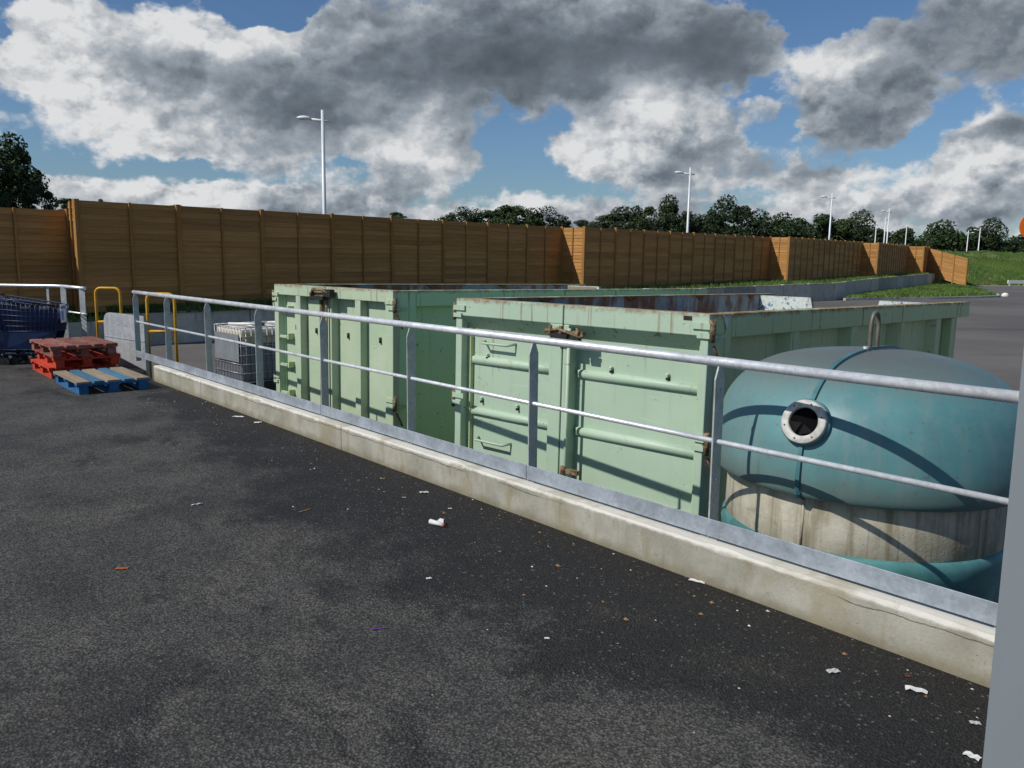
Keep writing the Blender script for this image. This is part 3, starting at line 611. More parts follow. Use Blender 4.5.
        lz = H-.20
        t = MB(); t.box((-1.40,-.05,lz-.02),(-1.02,-.012,lz+.012)); t.tube([(-1.36,-.055,lz),(-1.20,-.065,lz+.03)], .013, 8); t.tube([(-1.32,-.065,lz-.03),(-1.32,-.065,lz+.05)], .015, 8)
        t.tube([(-1.22,-.06,lz-.05),(-1.22,-.06,lz+.045)], .014, 8); t.tube([(-1.25,-.07,lz+.025),(-1.02,-.065,lz-.03)], .011, 8); t.tube([(-1.06,-.06,lz-.05),(-1.06,-.06,lz+.04)], .013, 8); lt = t.build('latch', 'rust_pale', e)
        t = MB(); t.box((-1.30,-.09,lz-.045),(-1.14,-.05,lz-.012)); t.box((-1.12,-.085,lz-.06),(-1.03,-.05,lz-.03)); t.build('latch_pawl', 'greasy_black', lt)
        lz = H-1.25
        t = MB(); t.box((-1.20,-.045,lz-.02),(-1.03,-.01,lz+.012)); t.tube([(-1.17,-.05,lz-.07),(-1.17,-.05,lz+.03)], .02, 8); t.build('latch', 'rust_pale', e)
        t = MB(); t.box((-.20,-.003,H-.048),(-.135,.002,H-.020)); t.build('rivet_slot', 'greasy_black', e)
        t = MB(); t.prism([(.001,.16,H-.004),(.001,.24,H-.004),(.001,.215,H-.11)], (.004,0,0)); t.build('corner_gusset', 'scraped_inside', e)
    else:
        rec = .11
        for side in (-1, 1):
            xa_, xb_ = ((-W_+.004, -1.312) if side < 0 else (-1.300, -.004))
            lw, rw = (.10,.115) if side < 0 else (.12,.135)
            t = MB(); z1, z0 = H, .18
            t.box((xa_,0,z1-.125),(xb_,rec,z1)); t.box((xa_,0,z0),(xb_,rec,z0+.14))
            t.box((xa_,0,z0+.1401),(xa_+lw,rec,z1-.1251)); t.box((xb_-rw,0,z0+.1401),(xb_,rec,z1-.1251))
            d_ = t.build('door', door_m, e, .007)
            a, b2 = xa_+lw, xb_-rw
            t = MB(); t.box((a-.002,rec-.012,z0+.12),(b2+.002,rec+.008,z1-.11)); t.build('door_panel', door_m, d_)
            sx_ = -1.925 if side < 0 else -.655
            t = MB(); t.box((sx_-.052,.003,z0+.141),(sx_+.052,rec-.0125,z1-.126)); t.build('stile', door_m, d_, .004)
            if side < 0:
                for zz in (.30,.63,.975,1.32):
                    t = MB(); t.box((a+.001,.012,H-zz-.018),(a+.17,.05,H-zz+.014)); t.build('step_rung', door_m, d_, .003)
                    t = MB(); t.box((a+.171,.02,H-zz-.03),(a+.20,rec-.013,H-zz+.04)); t.build('rung_bracket', 'green_paint_side', d_)
            for px_, pz in (((-2.12,.51),(-1.66,.52)) if side < 0 else ((-.98,.53),(-.36,.535))):
                t = MB(); t.tube([(px_,rec-.020,H-pz+.03),(px_+.004,rec-.020,H-pz-.03)], .016, 8); t.build('slot', 'greasy_black', d_)
            hx = -W_-.025 if side < 0 else .016
            for zz in (.15,1.16): hinge(hx, H-zz, side)
        t = MB(); t.box((-W_-.075,.02,H-.33),(-W_-.045,.05,H-.08)); t.build('hinge_plate', door_m, e)
        t = MB(); t.tube([(-1.345,-.03,.25),(-1.345,-.03,H-.12)], .02, 8); t.tube([(-1.23,-.03,.25),(-1.23,-.03,H-.12)], .014, 8); t.build('lock_bar', 'rust_pale', e)
        lz = H-.085
        t = MB(); t.box((-1.55,-.06,lz-.03),(-1.10,-.012,lz+.02)); t.tube([(-1.50,-.06,lz-.01),(-1.42,-.09,lz+.05),(-1.25,-.09,lz+.055),(-1.12,-.07,lz+.02)], .022, 8); lt = t.build('latch', 'rust_pale', e)
        t = MB(); t.box((-1.46,-.10,lz-.06),(-1.20,-.06,lz-.02)); t.box((-1.20,-.09,lz-.02),(-1.06,-.03,lz+.06)); t.box((-1.535,-.08,lz-.07),(-1.47,-.05,lz-.03)); t.build('latch_pawl', 'greasy_black', lt)
    return e
skip(Vector((1.2826,5.4519,1.2268)), .7637, .004, -.016, 'nearer pale green open container with horizontal ridges on its doors beside the teal bank', 2.45, 2)
skip(Vector((-1.215,8.5,1.208)), .812, .010, -.014, 'farther pale green open container with vertical ribs on its doors, left of the ridged one', 2.50, 1)
# ------------------------------------------------------------------ teal recycling bank
BC = Vector((1.947, 4.505, YZ))
bk = empty('recycling_bank', BC, 0, 'round teal bottle bank with a concrete band and lifting loop beside the nearer container', 'recycling bank')
zz = lambda z: z - YZ
prof = [(.001,1.118),(.16,1.112),(.33,1.094),(.475,1.058),(.585,1.003),(.668,.93),(.722,.85),(.755,.755),(.772,.67),(.780,.59),(.780,.525),(.772,.475),(.752,.45),(.70,.444)]
pv = smooth_path([(r_, 0, zz(z)) for r_, z in prof], 5); PROF = [(p.x, p.z) for p in pv]
t = MB(); t.lathe(PROF, 112); dome = t.build('dome', 'teal_shell', bk)
t = MB(); t.lathe([(.64,zz(.455)),(.693,zz(.452)),(.70,zz(.43)),(.705,zz(.195)),(.69,zz(.165))], 112); t.build('concrete_band', 'bank_concrete', bk)
t = MB(); t.lathe([(.64,zz(.188)),(.706,zz(.185)),(.718,zz(.170)),(.724,zz(.135)),(.716,zz(.08)),(.692,zz(.01)),(.68,zz(-.1)),(.67,zz(-.5)),(.67,zz(-.86)),(.4,zz(-.866))], 96); t.build('skirt', 'teal_skirt', bk)
FA = R(226)                              # bearing of the flange, through the front port
def onprof(f):
    i = f*(len(PROF)-1); a = int(min(i, len(PROF)-2)); return tuple(PROF[a][j]+(PROF[a+1][j]-PROF[a][j])*(i-a) for j in (0,1))
def f_at(z):
    return min((abs(onprof(i/600)[1]-zz(z)), i/600) for i in range(601) if onprof(i/600)[0] > .3)[1]
for az_ in (FA, FA+PI):
    t = MB(); c_, s_ = math.cos(az_), math.sin(az_); nrm = Vector((-s_, c_, 0)); vs = []; N_ = 56
    for i in range(N_):
        r_, z = onprof(i/(N_-1)*.97); r2, z2 = onprof(min(1,(i+.5)/(N_-1)*.97)); r1, z1 = onprof(max(0,(i-.5)/(N_-1)*.97))
        tn = Vector((r2-r1, 0, z2-z1)).normalized(); no = Vector((-tn.z, 0, tn.x)); no = no if no.x+no.z > 0 else -no
        for off, hw in ((-.01,-.013),(.013,-.010),(.013,.010),(-.01,.013)):
            p = Vector((r_+no.x*off, 0, z+no.z*off)); vs.append(Vector((p.x*c_, p.x*s_, p.z))+nrm*hw)
    fs = [(i*4+j,(i+1)*4+j,(i+1)*4+(j+1)%4,i*4+(j+1)%4) for i in range(N_-1) for j in range(4)]; t.add(vs, fs); t.build('flange', 'teal_flange', bk)
for az_ in (FA, FA+PI/2*1.02, FA-PI/2):
    t = MB(); c_, s_ = math.cos(az_), math.sin(az_); t.tube([(c_*.704,s_*.704,zz(.185)),(c_*.699,s_*.699,zz(.44))], .007, 6); t.build('band_joint', 'bank_concrete', bk)
def port(az, f):
    r_, z = onprof(f); r2, z2 = onprof(f+.02); tn = Vector((r2-r_, 0, z2-z)).normalized(); no = Vector((-tn.z, 0, tn.x)); no = no if no.x > 0 else -no
    rot = Matrix.Rotation(az, 3, 'Z'); zax = rot @ no; yax = -(rot @ tn); xax = yax.cross(zax)
    m = Matrix((xax, yax, zax)).transposed().to_4x4(); m.translation = rot @ Vector((r_, 0, z))
    def xf(t): t.v = [tuple(m @ Vector(p)) for p in t.v]; return t
    ro, ri = .107, .070
    t = MB(); t.lathe([(ri,.012),(ri,.036),(ri+.003,.039),(ro-.004,.039),(ro,.035),(ro,-.04)], 48); rg = xf(t).build('port_ring', 'port_white', bk)
    t = MB(); t.lathe([(ro+.001,-.04),(ro+.009,-.04),(ro+.009,.014),(ro+.001,.016)], 48); xf(t).build('port_collar', 'teal_flange', bk)
    t = MB(); t.lathe([(.0005,.024),(ri-.001,.020)], 48); xf(t).build('port_mouth', 'opening_dark', bk)  # black disc: the shade of the hollow mouth put into the colour
    for i, a in enumerate((R(215), R(290))):
        t = MB(); da = .5
        t.add([(ri*.97*math.cos(a-da),ri*.97*math.sin(a-da),.033),(ri*.97*math.cos(a+da),ri*.97*math.sin(a+da),.033),(.01*math.cos(a),.01*math.sin(a),.0265)], [(0,1,2)])
        xf(t).build('rubber_flap', 'rubber_flap', bk)
    for a in (20,75,130,200,255,310):
        a = R(a); t = MB(); x, y = .089*math.cos(a), .089*math.sin(a); t.tube([(x,y,.034),(x,y,.0415)], .0042, 6); xf(t).build('port_bolt', 'greasy_black', rg)
for az_ in (FA, FA+R(120), FA-R(120)): port(az_, f_at(.815))
t = MB(); c_, s_ = math.cos(FA), math.sin(FA); lw = .050
lp = [(-lw*c_,-lw*s_,zz(1.09)),(-lw*c_,-lw*s_,zz(1.235)),(-lw*.8*c_,-lw*.8*s_,zz(1.285)),(-lw*.35*c_,-lw*.35*s_,zz(1.312)),(lw*.35*c_,lw*.35*s_,zz(1.312)),(lw*.8*c_,lw*.8*s_,zz(1.285)),(lw*c_,lw*s_,zz(1.235)),(lw*c_,lw*s_,zz(1.09))]
t.tube(smooth_path(lp, 3), .0105, 10); t.build('lifting_loop', 'loop_steel', bk)
t = MB(); t.tube([(c_*.10,s_*.10,zz(1.10)),(c_*.10,s_*.10,zz(1.14))], .014, 8); t.build('loop_bolt', 'galvanised_post', bk)
t = MB(); t.box((c_*.780-.011,s_*.780-.011,zz(.47)),(c_*.780+.011,s_*.780+.011,zz(.54))); t.build('clasp', 'teal_flange', bk)
bk.scale = (1.032, 1.032, 1.0)
# ------------------------------------------------------------------ liquid tank in a cage
ib = empty('liquid_tank', mw=frame(Vector((-5.39,15.1,YZ)), Vector((.697,-.717,0)), Vector((.717,.697,0))), label='caged cube tank of dark liquid with a grey plate behind the railing', cat='tank')
t = MB(); t.box((.02,.02,.16),(.98,1.18,1.10)); tk = t.build('bottle', 'tank_plastic', ib, .05)
t = MB(); t.tube([(.5,.6,1.09),(.5,.6,1.14)], .11, 20); t.build('lid', 'plastic_black', tk)
cg = MB()
for i in range(10):
    x = i/9; cg.tube([(x,0,.14),(x,0,1.13)], .008, 5); cg.tube([(x,1.2,.14),(x,1.2,1.13)], .008, 5)
for i in range(1,12):
    y = 1.2*i/12; cg.tube([(0,y,.14),(0,y,1.13)], .008, 5); cg.tube([(1,y,.14),(1,y,1.13)], .008, 5)
for z in (.16,.32,.48,.64,.80,.96,1.12): cg.tube([(0,0,z),(1,0,z),(1,1.2,z),(0,1.2,z),(0,0,z)], .009, 5)
for y in (.3,.9): cg.tube([(0,y,1.13),(1,y,1.13)], .014, 6)
cg.build('cage', 'cage_steel', ib)
t = MB(); t.box((.02,-.018,.52),(.95,-.011,1.0)); t.build('plate', 'sheet_grey', ib)
t = MB(); t.tube([(.15,.2,1.135),(.9,.35,1.17)], .02, 6); t.tube([(.3,.9,1.135),(.95,1.0,1.17)], .02, 6); t.build('top_bar', 'lamp_white', ib)
for x in (.05,.5,.95):
    t = MB(); t.box((x-.05,0,0),(x+.05,1.2,.10)); t.build('pallet_foot', 'plastic_black', ib)
t = MB(); t.box((0,0,.101),(1,1.2,.138)); t.build('pallet_top', 'plastic_black', ib)
# ------------------------------------------------------------------ retaining wall of cast panels and grass verge behind it
def lerp(a, b, f): return a+(b-a)*f
WALL = [((-19.0,11.5),-.24),((-9.7,20.9),-.20),((-9.0,21.6),-.05),((10.9,43.4),.04),((19,49.9),.15),((23.1,55.8),.24),((41.2,82.6),.30)]
rw = empty('retaining_wall', (0,0,YZ), 0, 'long low grey concrete panel wall below the timber fence at the back of the yard', 'wall')
for (a, za), (b_, zb) in zip(WALL[:-1], WALL[1:]):
    a, b_ = Vector(a), Vector(b_); L_ = (b_-a).length; n_ = max(1, round(L_/2.4)); u = (b_-a)/L_; nn = Vector((u.y, -u.x))   # nn faces the yard
    for i in range(n_):
        p = a+u*(L_*i/n_+.012); q_ = a+u*(L_*(i+1)/n_-.012); j = random.uniform(-.02,.02); zt = lerp(za, zb, (i+.5)/n_)-YZ+random.uniform(-.012,.012)
        if L_ < 2: zt = zb-YZ
        p += nn*j; q_ += nn*j; t = MB()
        t.prism([(p.x,p.y,-.02),(q_.x,q_.y,-.02),(q_.x,q_.y,zt),(p.x,p.y,zt)], (-nn.x*.22,-nn.y*.22,0)); t.build('wall_panel', 'wall_concrete', rw)
# ------------------------------------------------------------------ timber fence in stepped runs
FZ = lambda y: .0+(y-20.6)*.0042
RUNS = [((-21.6,7.1),(-11.03,21.06),2.52),((-10.60,20.62),(2.13,38.0),2.72),((3.05,37.05),(15.85,52.6),2.72),((16.68,51.6),(27.1,66.2),2.72),((28.0,65.4),(37.1,80.0),2.66),((38.2,79.2),(40.8,83.6),2.6)]
FL = ['leftmost run of brown timber fence, set back and lower, behind the blue trolleys','longest near run of brown timber fence standing behind the first container',
      'second near run of brown timber fence, starting at the sunlit step behind the containers','middle run of brown timber fence with a sunlit step above the raised container end',
      'far run of brown timber fence after the middle one, above the wall panels','last short run of timber fence before the sloping sunlit wing']
t = MB(); t.add([(0,-.010,0),(1,-.010,0),(1,.020,0),(0,.020,0),(0,.006,.158),(1,.006,.158),(1,.020,.158),(0,.020,.158)], [(0,3,2,1),(4,5,6,7),(0,1,5,4),(1,2,6,5),(2,3,7,6),(3,0,4,7)])
brd = t.build('board', 'fence_wood'); COL.objects.unlink(brd)
def put(data, nm, parent, loc, rz, sc): 
    o = bpy.data.objects.new(nm, data); COL.objects.link(o); o.parent = parent; o.location = loc; o.rotation_euler = (0,0,rz); o.scale = sc; return o
t = MB(); t.box((-.06,-.06,0),(.06,.06,1)); fpost = t.build('post', 'fence_post_wood'); COL.objects.unlink(fpost)
t = MB(); t.box((-.028,-.05,0),(.028,-.011,1)); fbat = t.build('batten', 'fence_post_wood'); COL.objects.unlink(fbat)
def fence_line(e, a, b_, za, zb, H_a, H_b, first=True, last=True, bay=2.62):
    """one straight run; boards between posts, a batten at mid bay on the yard side"""
    a, b_ = Vector(a), Vector(b_); L_ = (b_-a).length; n_ = max(1, round(L_/bay)); u = (b_-a)/L_; rz = math.atan2(u.y, u.x); o0 = e.location
    for i in range(n_+1):
        if (i == 0 and not first) or (i == n_ and not last): continue
        p = a+u*(L_*i/n_); z = lerp(za, zb, i/n_); h = lerp(H_a, H_b, i/n_)
        put(fpost.data, 'post', e, (p.x-o0.x, p.y-o0.y, z-.15-o0.z), rz, (1,1,h+.16))
    for i in range(n_):
        p = a+u*(L_*i/n_+.062); w_ = L_/n_-.124; f = (i+.5)/n_; z = lerp(za, zb, f); h = lerp(H_a, H_b, f); nb = int(round(h/.15))
        if abs(H_a-H_b) > .3: h = min(lerp(H_a,H_b,i/n_), lerp(H_a,H_b,(i+1)/n_)); nb = int(h/.15)
        for j in range(nb):
            s_ = random.uniform(-.004,.004); nrm = Vector((u.y,-u.x))
            put(brd.data, 'board', e, (p.x-o0.x+nrm.x*s_, p.y-o0.y+nrm.y*s_, z-.03+j*(h/nb)-o0.z), rz, (w_,1,(h/nb)/.15))
        p = a+u*(L_*(i+.5)/n_); put(fbat.data, 'batten', e, (p.x-o0.x, p.y-o0.y, z-.05-o0.z), rz, (1,1,h+.04))
prev = None
for i, ((a, b_, h), lab) in enumerate(zip(RUNS, FL)):
    za, zb = FZ(a[1]), FZ(b_[1])
    if i == 0: za, zb = -.03, -.03
    e = empty('timber_fence', (a[0],a[1],za), 0, lab, 'fence', 'stepped runs of timber fence')
    fence_line(e, a, b_, za, zb, h, h)
    if prev: fence_line(e, prev, a, za, za, h-.02, h-.02, False, False, 1.4)
    prev = b_
e = empty('timber_fence', (41.7,83.5,.2), 0, 'short sunlit end wing of timber fence sloping down to the road', 'fence', 'stepped runs of timber fence')
wa, wb_ = Vector((40.85,83.5)), Vector((42.55,79.5)); L_ = (wb_-wa).length; u = (wb_-wa)/L_; rz = math.atan2(u.y,u.x); o0 = e.location; drop = .92; slp = math.atan2(drop, L_)
for i in range(4):
    p = wa+u*(L_*i/3); put(fpost.data, 'post', e, (p.x-o0.x, p.y-o0.y, -.7-o0.z), rz, (1,1,3.28-drop*i/3))
for j in range(19):
    for i in range(3):
        p = wa+u*(L_*i/3+.062); zt = .12-drop*(i+.05)/3+.135*j
        if zt > -.9: o = put(brd.data, 'board', e, (p.x-o0.x, p.y-o0.y, zt-o0.z), rz, ((L_/3-.124)/math.cos(slp),1,.9)); o.rotation_euler = (0, slp, rz)
# verge between wall and fence
vm = MB(); tri = [((-19.0,11.5),(-22.3,7.6)),((-9.7,20.9),(-11.5,21.6)),((-9.0,21.6),(-10.7,20.9)),((-4,26.6),(-5.7,27.7)),((2.8,34.4),(1.9,38.3)),((10.9,43.4),(9.6,45.6)),((19,49.9),(16.5,53.0)),((23.1,55.8),(27.9,66.6)),((41.2,82.6),(41.9,84.2))]
wz = {p: z for p, z in WALL}; vs = []; NR = 6
for (w_, f_) in tri:
    zw = wz.get(w_, 0.0); zf = FZ(f_[1])+.02
    if f_[0] < -11: zf = -.02
    fx, fy = f_[0]+(f_[0]-w_[0])*.25, f_[1]+(f_[1]-w_[1])*.25
    for j in range(NR):
        g_ = j/(NR-1); vs.append((lerp(w_[0],fx,g_), lerp(w_[1],fy,g_), lerp(zw-.03,zf,min(1,g_*1.2))+.05*math.sin(PI*g_)*random.random()))
vm.add(vs, [(i*NR+j,(i+1)*NR+j,(i+1)*NR+j+1,i*NR+j+1) for i in range(len(tri)-1) for j in range(NR-1)], True)
tag(vm.build('grass_verge', 'grass_turf'), kind='structure')
# island lawn with kerb
isl = [(19.6,50.0),(22.5,51.8),(26.5,53.4),(30.5,55.6),(33.0,57.6),(34.2,59.6),(36.2,64),(39.2,71.5),(41.6,78.5),(40.6,79.6),(38,77.4),(30,65.7),(23.4,56.0)]
im = MB(); im.add([(x,y,YZ+.12) for x,y in isl]+[(29,58,YZ+.2),(34,66,YZ+.2)], [tuple(range(len(isl)))]); im.v = im.v[:len(isl)]
tag(im.build('grass_lawn', 'grass_turf'), kind='structure')
kb = MB(); n_ = 9
for i in range(n_-1):
    a, b_ = Vector(isl[i]), Vector(isl[i+1]); u = (b_-a).normalized(); nn = Vector((u.y,-u.x))*.16
    kb.prism([(a.x,a.y,YZ),(b_.x,b_.y,YZ),(b_.x+nn.x,b_.y+nn.y,YZ),(a.x+nn.x,a.y+nn.y,YZ)], (0,0,.135))
tag(kb.build('kerb', 'kerb_stone'), kind='structure')
t = MB(); t.lathe([(.001,.42),(.12,.40),(.22,.30),(.27,.15),(.26,.0)], 16); o = t.build('stone_block', 'white_block'); o.location = (34.6,59.3,YZ); o.scale = (.9,.8,.6); tag(o, 'small white stone at the tip of the grass island', 'stone')
# embankment hill at the right
hm = MB(); nx, ny = 46, 22; foot = lambda s_: Vector((43.0,81.0))+Vector((1.0,.36)).normalized()*s_
for i in range(nx):
    for j in range(ny):
        s_ = -12+ (170*(i/(nx-1))**1.4); f_ = j/(ny-1); d = 42*f_**1.5; p = foot(s_)+Vector((-.34,.94))*d
        hgt = 3.2*(1-math.exp(-(d/7)**1.3))*(1 if s_ > -6 else max(0,(s_+12)/6))
        z = YZ+.02+hgt+(.35*math.sin(s_*.31+d*.4)+.25*math.sin(s_*.83-d*.7)+.15*random.random())*min(1,d/6)
        hm.v.append((p.x,p.y,z))
hm.f = [(i*ny+j,(i+1)*ny+j,(i+1)*ny+j+1,i*ny+j+1) for i in range(nx-1) for j in range(ny-1)]; hm.sm = [True]*len(hm.f)
tag(hm.build('hill', 'grass_turf'), kind='structure')
pv_ = MB(); a, b_ = foot(-2)+Vector((.3,-1.3)), foot(90)+Vector((.3,-1.3)); pv_.add([(a.x,a.y,YZ+.05),(b_.x,b_.y,YZ+.05),(b_.x-.4,b_.y+1.2,YZ+.05),(a.x-.4,a.y+1.2,YZ+.05)], [(0,1,2,3)])
tag(pv_.build('footpath', 'kerb_stone'), kind='structure')
# low white barrier and bare soil patch at the foot of the hill
wb = empty('crash_barrier', (48.1,82.2,YZ), R(20), 'low white barrier at the foot of the grassy hill by the right edge', 'barrier')
t = MB(); t.box((0,-.05,.30),(9,.05,.62)); t.build('beam', 'white_block', wb)
for x in (.4,2.4,4.4,6.4,8.4): t = MB(); t.box((x-.06,.051,0),(x+.06,.15,.55)); t.build('post', 'lamp_pole', wb)
# orange round sign at the right
og = empty('road_sign', (57.74,95.0,1.35), 0, 'rounded orange sign cut off by the right edge above the hill', 'sign')
t = MB(); t.tube([(0,-.05,4.1),(0,.05,4.1)], 1.55, 32); t.build('sign_board', 'orange_paint', og, .03)
t = MB(); t.tube([(0,.12,-2.9),(0,.12,4.6)], .08, 10); t.build('pole', 'lamp_pole', og)
t = MB(); t.tube([(0,-.06,4.1),(0,-.075,4.1)], .5, 24); t.build('sign_face', 'white_block', og)
# ------------------------------------------------------------------ lamp posts
def lamp_proto():
    e = empty('street_lamp'); H_ = 8.0
    t = MB(); t.tube([(0,0,0),(0,0,1.2),(0,0,H_)], [.11,.10,.075], 10); t.build('pole', 'lamp_pole', e)
    t = MB(); t.tube([(.33,0,H_-.50),(-.05,0,H_-.47),(-.62,0,H_-.42)], .055, 8); t.build('arm', 'lamp_white', e)
    t = MB(); prof_ = [(.0,0),(.09,.05),(.14,.10),(.15,.14),(.10,.20),(.0,.22)]
    vs = []; n_ = 9; L_ = .62
    for i in range(n_):
        f = i/(n_-1); w_ = .02+.16*math.sin(PI*min(1,.12+f*.86))**.7; h = .02+.10*math.sin(PI*min(1,.1+f*.85))**.8
        for a in range(8): vs.append((-.55-L_*f, w_*math.cos(a*PI/4), H_-.40+.02*f+h*math.sin(a*PI/4)*(1 if a < 5 else .55)))
    t.add(vs, [(i*8+j,(i+1)*8+j,(i+1)*8+(j+1)%8,i*8+(j+1)%8) for i in range(n_-1) for j in range(8)]+[tuple(range(8)),tuple(range((n_-1)*8,n_*8))], True); lh = t.build('lamp_head', 'lamp_white', e)
    t = MB(); t.box((-1.08,-.09,H_-.452),(-.68,.09,H_-.432)); t.build('lamp_glass', 'lamp_glass', lh)
    return e
lp0 = lamp_proto()
LAMPS = [(322.5,110,0,'tall white street lamp alone above the longest fence run on the left'),(690.5,167.5,.15,'white street lamp above the second fence run before the dark trees'),
 (832.5,193,.2,'white street lamp rising behind the middle fence run'),(889.6,208.5,.3,'tallest of the three street lamps close together above the far fence'),
 (886,217,.3,'middle street lamp of the three close together above the far fence'),(876.6,222.5,.3,'lowest and leftmost street lamp of the three close together'),
 (907,224.5,.3,'lone street lamp between the cluster of three and the hill'),(968.6,230.5,-1.0,'left street lamp of the pair on the grassy hill'),(980.5,227.5,-.9,'right street lamp of the pair on the grassy hill')]
for i, (px, py, zb, lab) in enumerate(LAMPS):
    a, e_ = pix(px, py); dist = (8+zb-EYE)/math.tan(e_)
    o = lp0 if i == 0 else copy_tree(lp0)
    o.location = (dist*math.sin(a), dist*math.cos(a), zb); o.rotation_euler = (0,0,PI if i == 7 else [0.1,.05,-.05,.05,.0,.1,.12,0,.1][i]); tag(o, lab, 'street lamp', 'white street lamps beyond the fence')
# ------------------------------------------------------------------ trees
def crown_mesh(name, matn, n_leaf, cl, seed, leaf=.30, flat=1.0):
    """leaf clumps: small tilted quads spread through many overlapping lumps; unit crown about 1 wide and 1 high"""
    g = np.random.default_rng(seed); cs = []
    for i in range(cl):
        a = g.uniform(0,2*PI); z = g.beta(1.6,1.4); rmax = .50*math.sqrt(max(.02, 1-(abs(z-.42)/.62)**2.2)); r_ = rmax*math.sqrt(g.uniform(.05,1))
        cs.append((r_*math.cos(a), r_*math.sin(a), z, g.uniform(.07,.17)))
    cs = np.array(cs); idx = g.integers(0, cl, n_leaf); d = g.normal(size=(n_leaf,3)); d /= np.linalg.norm(d,axis=1)[:,None]
    rad = cs[idx,3]*g.uniform(.35,1.0,n_leaf)**.5
    c = cs[idx,:3]+d*rad[:,None]*np.array([1,1,.8*flat])
    n_ = d*.8+g.normal(size=(n_leaf,3))*.55+np.array([0,0,.35]); n_ /= np.linalg.norm(n_,axis=1)[:,None]
    t1 = np.cross(n_, g.normal(size=(n_leaf,3))); t1 /= np.linalg.norm(t1,axis=1)[:,None]; t2 = np.cross(n_, t1)
    s_ = leaf*g.uniform(.55,1.25,n_leaf)[:,None]*.1
    v = np.empty((n_leaf,4,3)); v[:,0] = c-t1*s_; v[:,1] = c-t2*s_*.6+t1*s_*.15; v[:,2] = c+t1*s_; v[:,3] = c+t2*s_*.6
    me = bpy.data.meshes.new(name); me.from_pydata(v.reshape(-1,3).tolist(), [], np.arange(n_leaf*4).reshape(-1,4).tolist()); me.update(); me.materials.append(M[matn]); return me
def limb_mesh(seed):
    g = random.Random(seed); t = MB(); t.tube([(0,0,-5),(.01,.0,.0),(-.01,.01,.35),(.0,0,.75)], [.05,.036,.026,.008], 8)
    for i in range(9):
        a = g.uniform(0,2*PI); z = g.uniform(.0,.5); l = g.uniform(.2,.42); t.tube([(0,0,z),(l*.5*math.cos(a),l*.5*math.sin(a),z+l*.45),(l*math.cos(a),l*math.sin(a),z+l*.75)], [.016,.010,.004], 5)
    o = t.build('trunk', 'bark'); COL.objects.unlink(o); return o.data
CR = [crown_mesh('crown', mt, 9500, cl+14, sd_, lf*.80) for mt, cl, sd_, lf in (('leaf_dark',34,1,.30),('leaf_dark',42,2,.28),('leaf_mid',30,3,.30),('leaf_dark',26,4,.32),('leaf_pale',34,5,.26),('leaf_mid',46,6,.26))]
LM = [limb_mesh(i) for i in range(3)]
def tree(px, py_top, dist, wpx, hpx, kind, label, group='dark trees on the skyline beyond the fence', name='tree'):
    a, e_ = pix(px, py_top); ztop = EYE+dist*math.tan(e_); w_ = wpx/F_PX*dist; h = hpx/F_PX*dist; zb = ztop-h
    zg = 1.6 if px > 950 else 0.; tr = zb-zg
    e = empty(name, (dist*math.sin(a), dist*math.cos(a), zg), random.uniform(0,6), label, 'tree', group)
    o = put(LM[kind % 3], 'trunk', e, (0,0,zb-zg), 0, (w_*.8,w_*.8,h))
    o = put(CR[kind], 'crown', e, (0,0,zb-zg), random.uniform(0,6), (w_,w_,h))
T = [(462,203,110,46,34,1,'small dark round tree at the left end of the skyline trees'),(492,206,118,40,30,2,'mid green tree right of the round one at the left end of the skyline'),
     (513,201,112,44,36,2,'taller mid green tree in the left group of skyline trees'),(545,204,110,54,40,1,'dark spreading tree ending the left group of skyline trees'),
     (580,215,135,46,26,4,'pale grey green bushy tree low between two groups'),(608,211,140,46,28,4,'pale tree in front of the tall pair near the middle'),
     (632,203,118,62,48,0,'dark tree left of the tallest middle tree'),(656,193,112,50,60,0,'tall dark tree with ragged top near the middle of the skyline'),
     (684,211,125,40,40,3,'dark low tree directly behind the second street lamp'),(705,203,118,40,48,3,'dark tree just right of the second street lamp'),
     (735,195,110,54,58,1,'tall dark tree with open crown above the second fence run'),(776,209,112,54,48,0,'broad dark tree above the middle fence step'),
     (814,207,120,48,50,3,'dark tree behind the third street lamp'),(856,209,118,48,50,1,'dark upright tree right of the third street lamp'),
     (893,221,130,40,40,3,'low dark tree behind the cluster of three lamps'),(930,217,118,60,50,0,'broad dark tree left of the pair of lamps'),
     (962,222,125,44,40,3,'dark tree behind the left lamp of the pair'),(985,217,118,46,48,1,'dark tree with high crown behind the right lamp of the pair'),
     (1012,229,120,50,40,0,'dark tree nearest the right edge of the photo'),(1050,224,122,60,50,3,'dark tree partly outside the right edge')]
for a in T: tree(a[0], a[1]+7, a[2]*1.75, a[3]*1.22, a[4]*1.15, *a[5:])
FILL = [(440,214,140,40,26),(475,214,150,60,26),(530,214,150,60,28),(560,222,160,60,24),(600,222,160,60,26),(645,215,150,60,40),(690,222,160,60,34),(715,218,150,60,40),(755,222,150,50,40),(795,222,150,50,40),(836,222,150,50,42),(872,228,150,50,40),(910,230,150,50,40),(948,232,150,50,36),(1000,234,150,60,36),(785,228,170,70,40),(865,234,170,70,40)]
FILLAB = ['low dark tree at the far left end of the second skyline row','second row tree behind the small round dark tree at left','second row tree behind the left skyline group','low second row tree in the dip right of the left group','low second row tree behind the pale bushy trees',
 'second row tree behind the tallest middle tree','second row tree just left of the second street lamp','second row tree just right of the second street lamp','second row tree right of the open-crowned tall tree','second row tree left of the third street lamp',
 'second row tree right of the third street lamp','second row tree just left of the three clustered lamps','second row tree behind the lone lamp by the hill','second row tree left of the pair of hill lamps','second row tree right of the pair of hill lamps','farthest low tree between the middle fence step and the third lamp','farthest low tree behind the three clustered lamps']
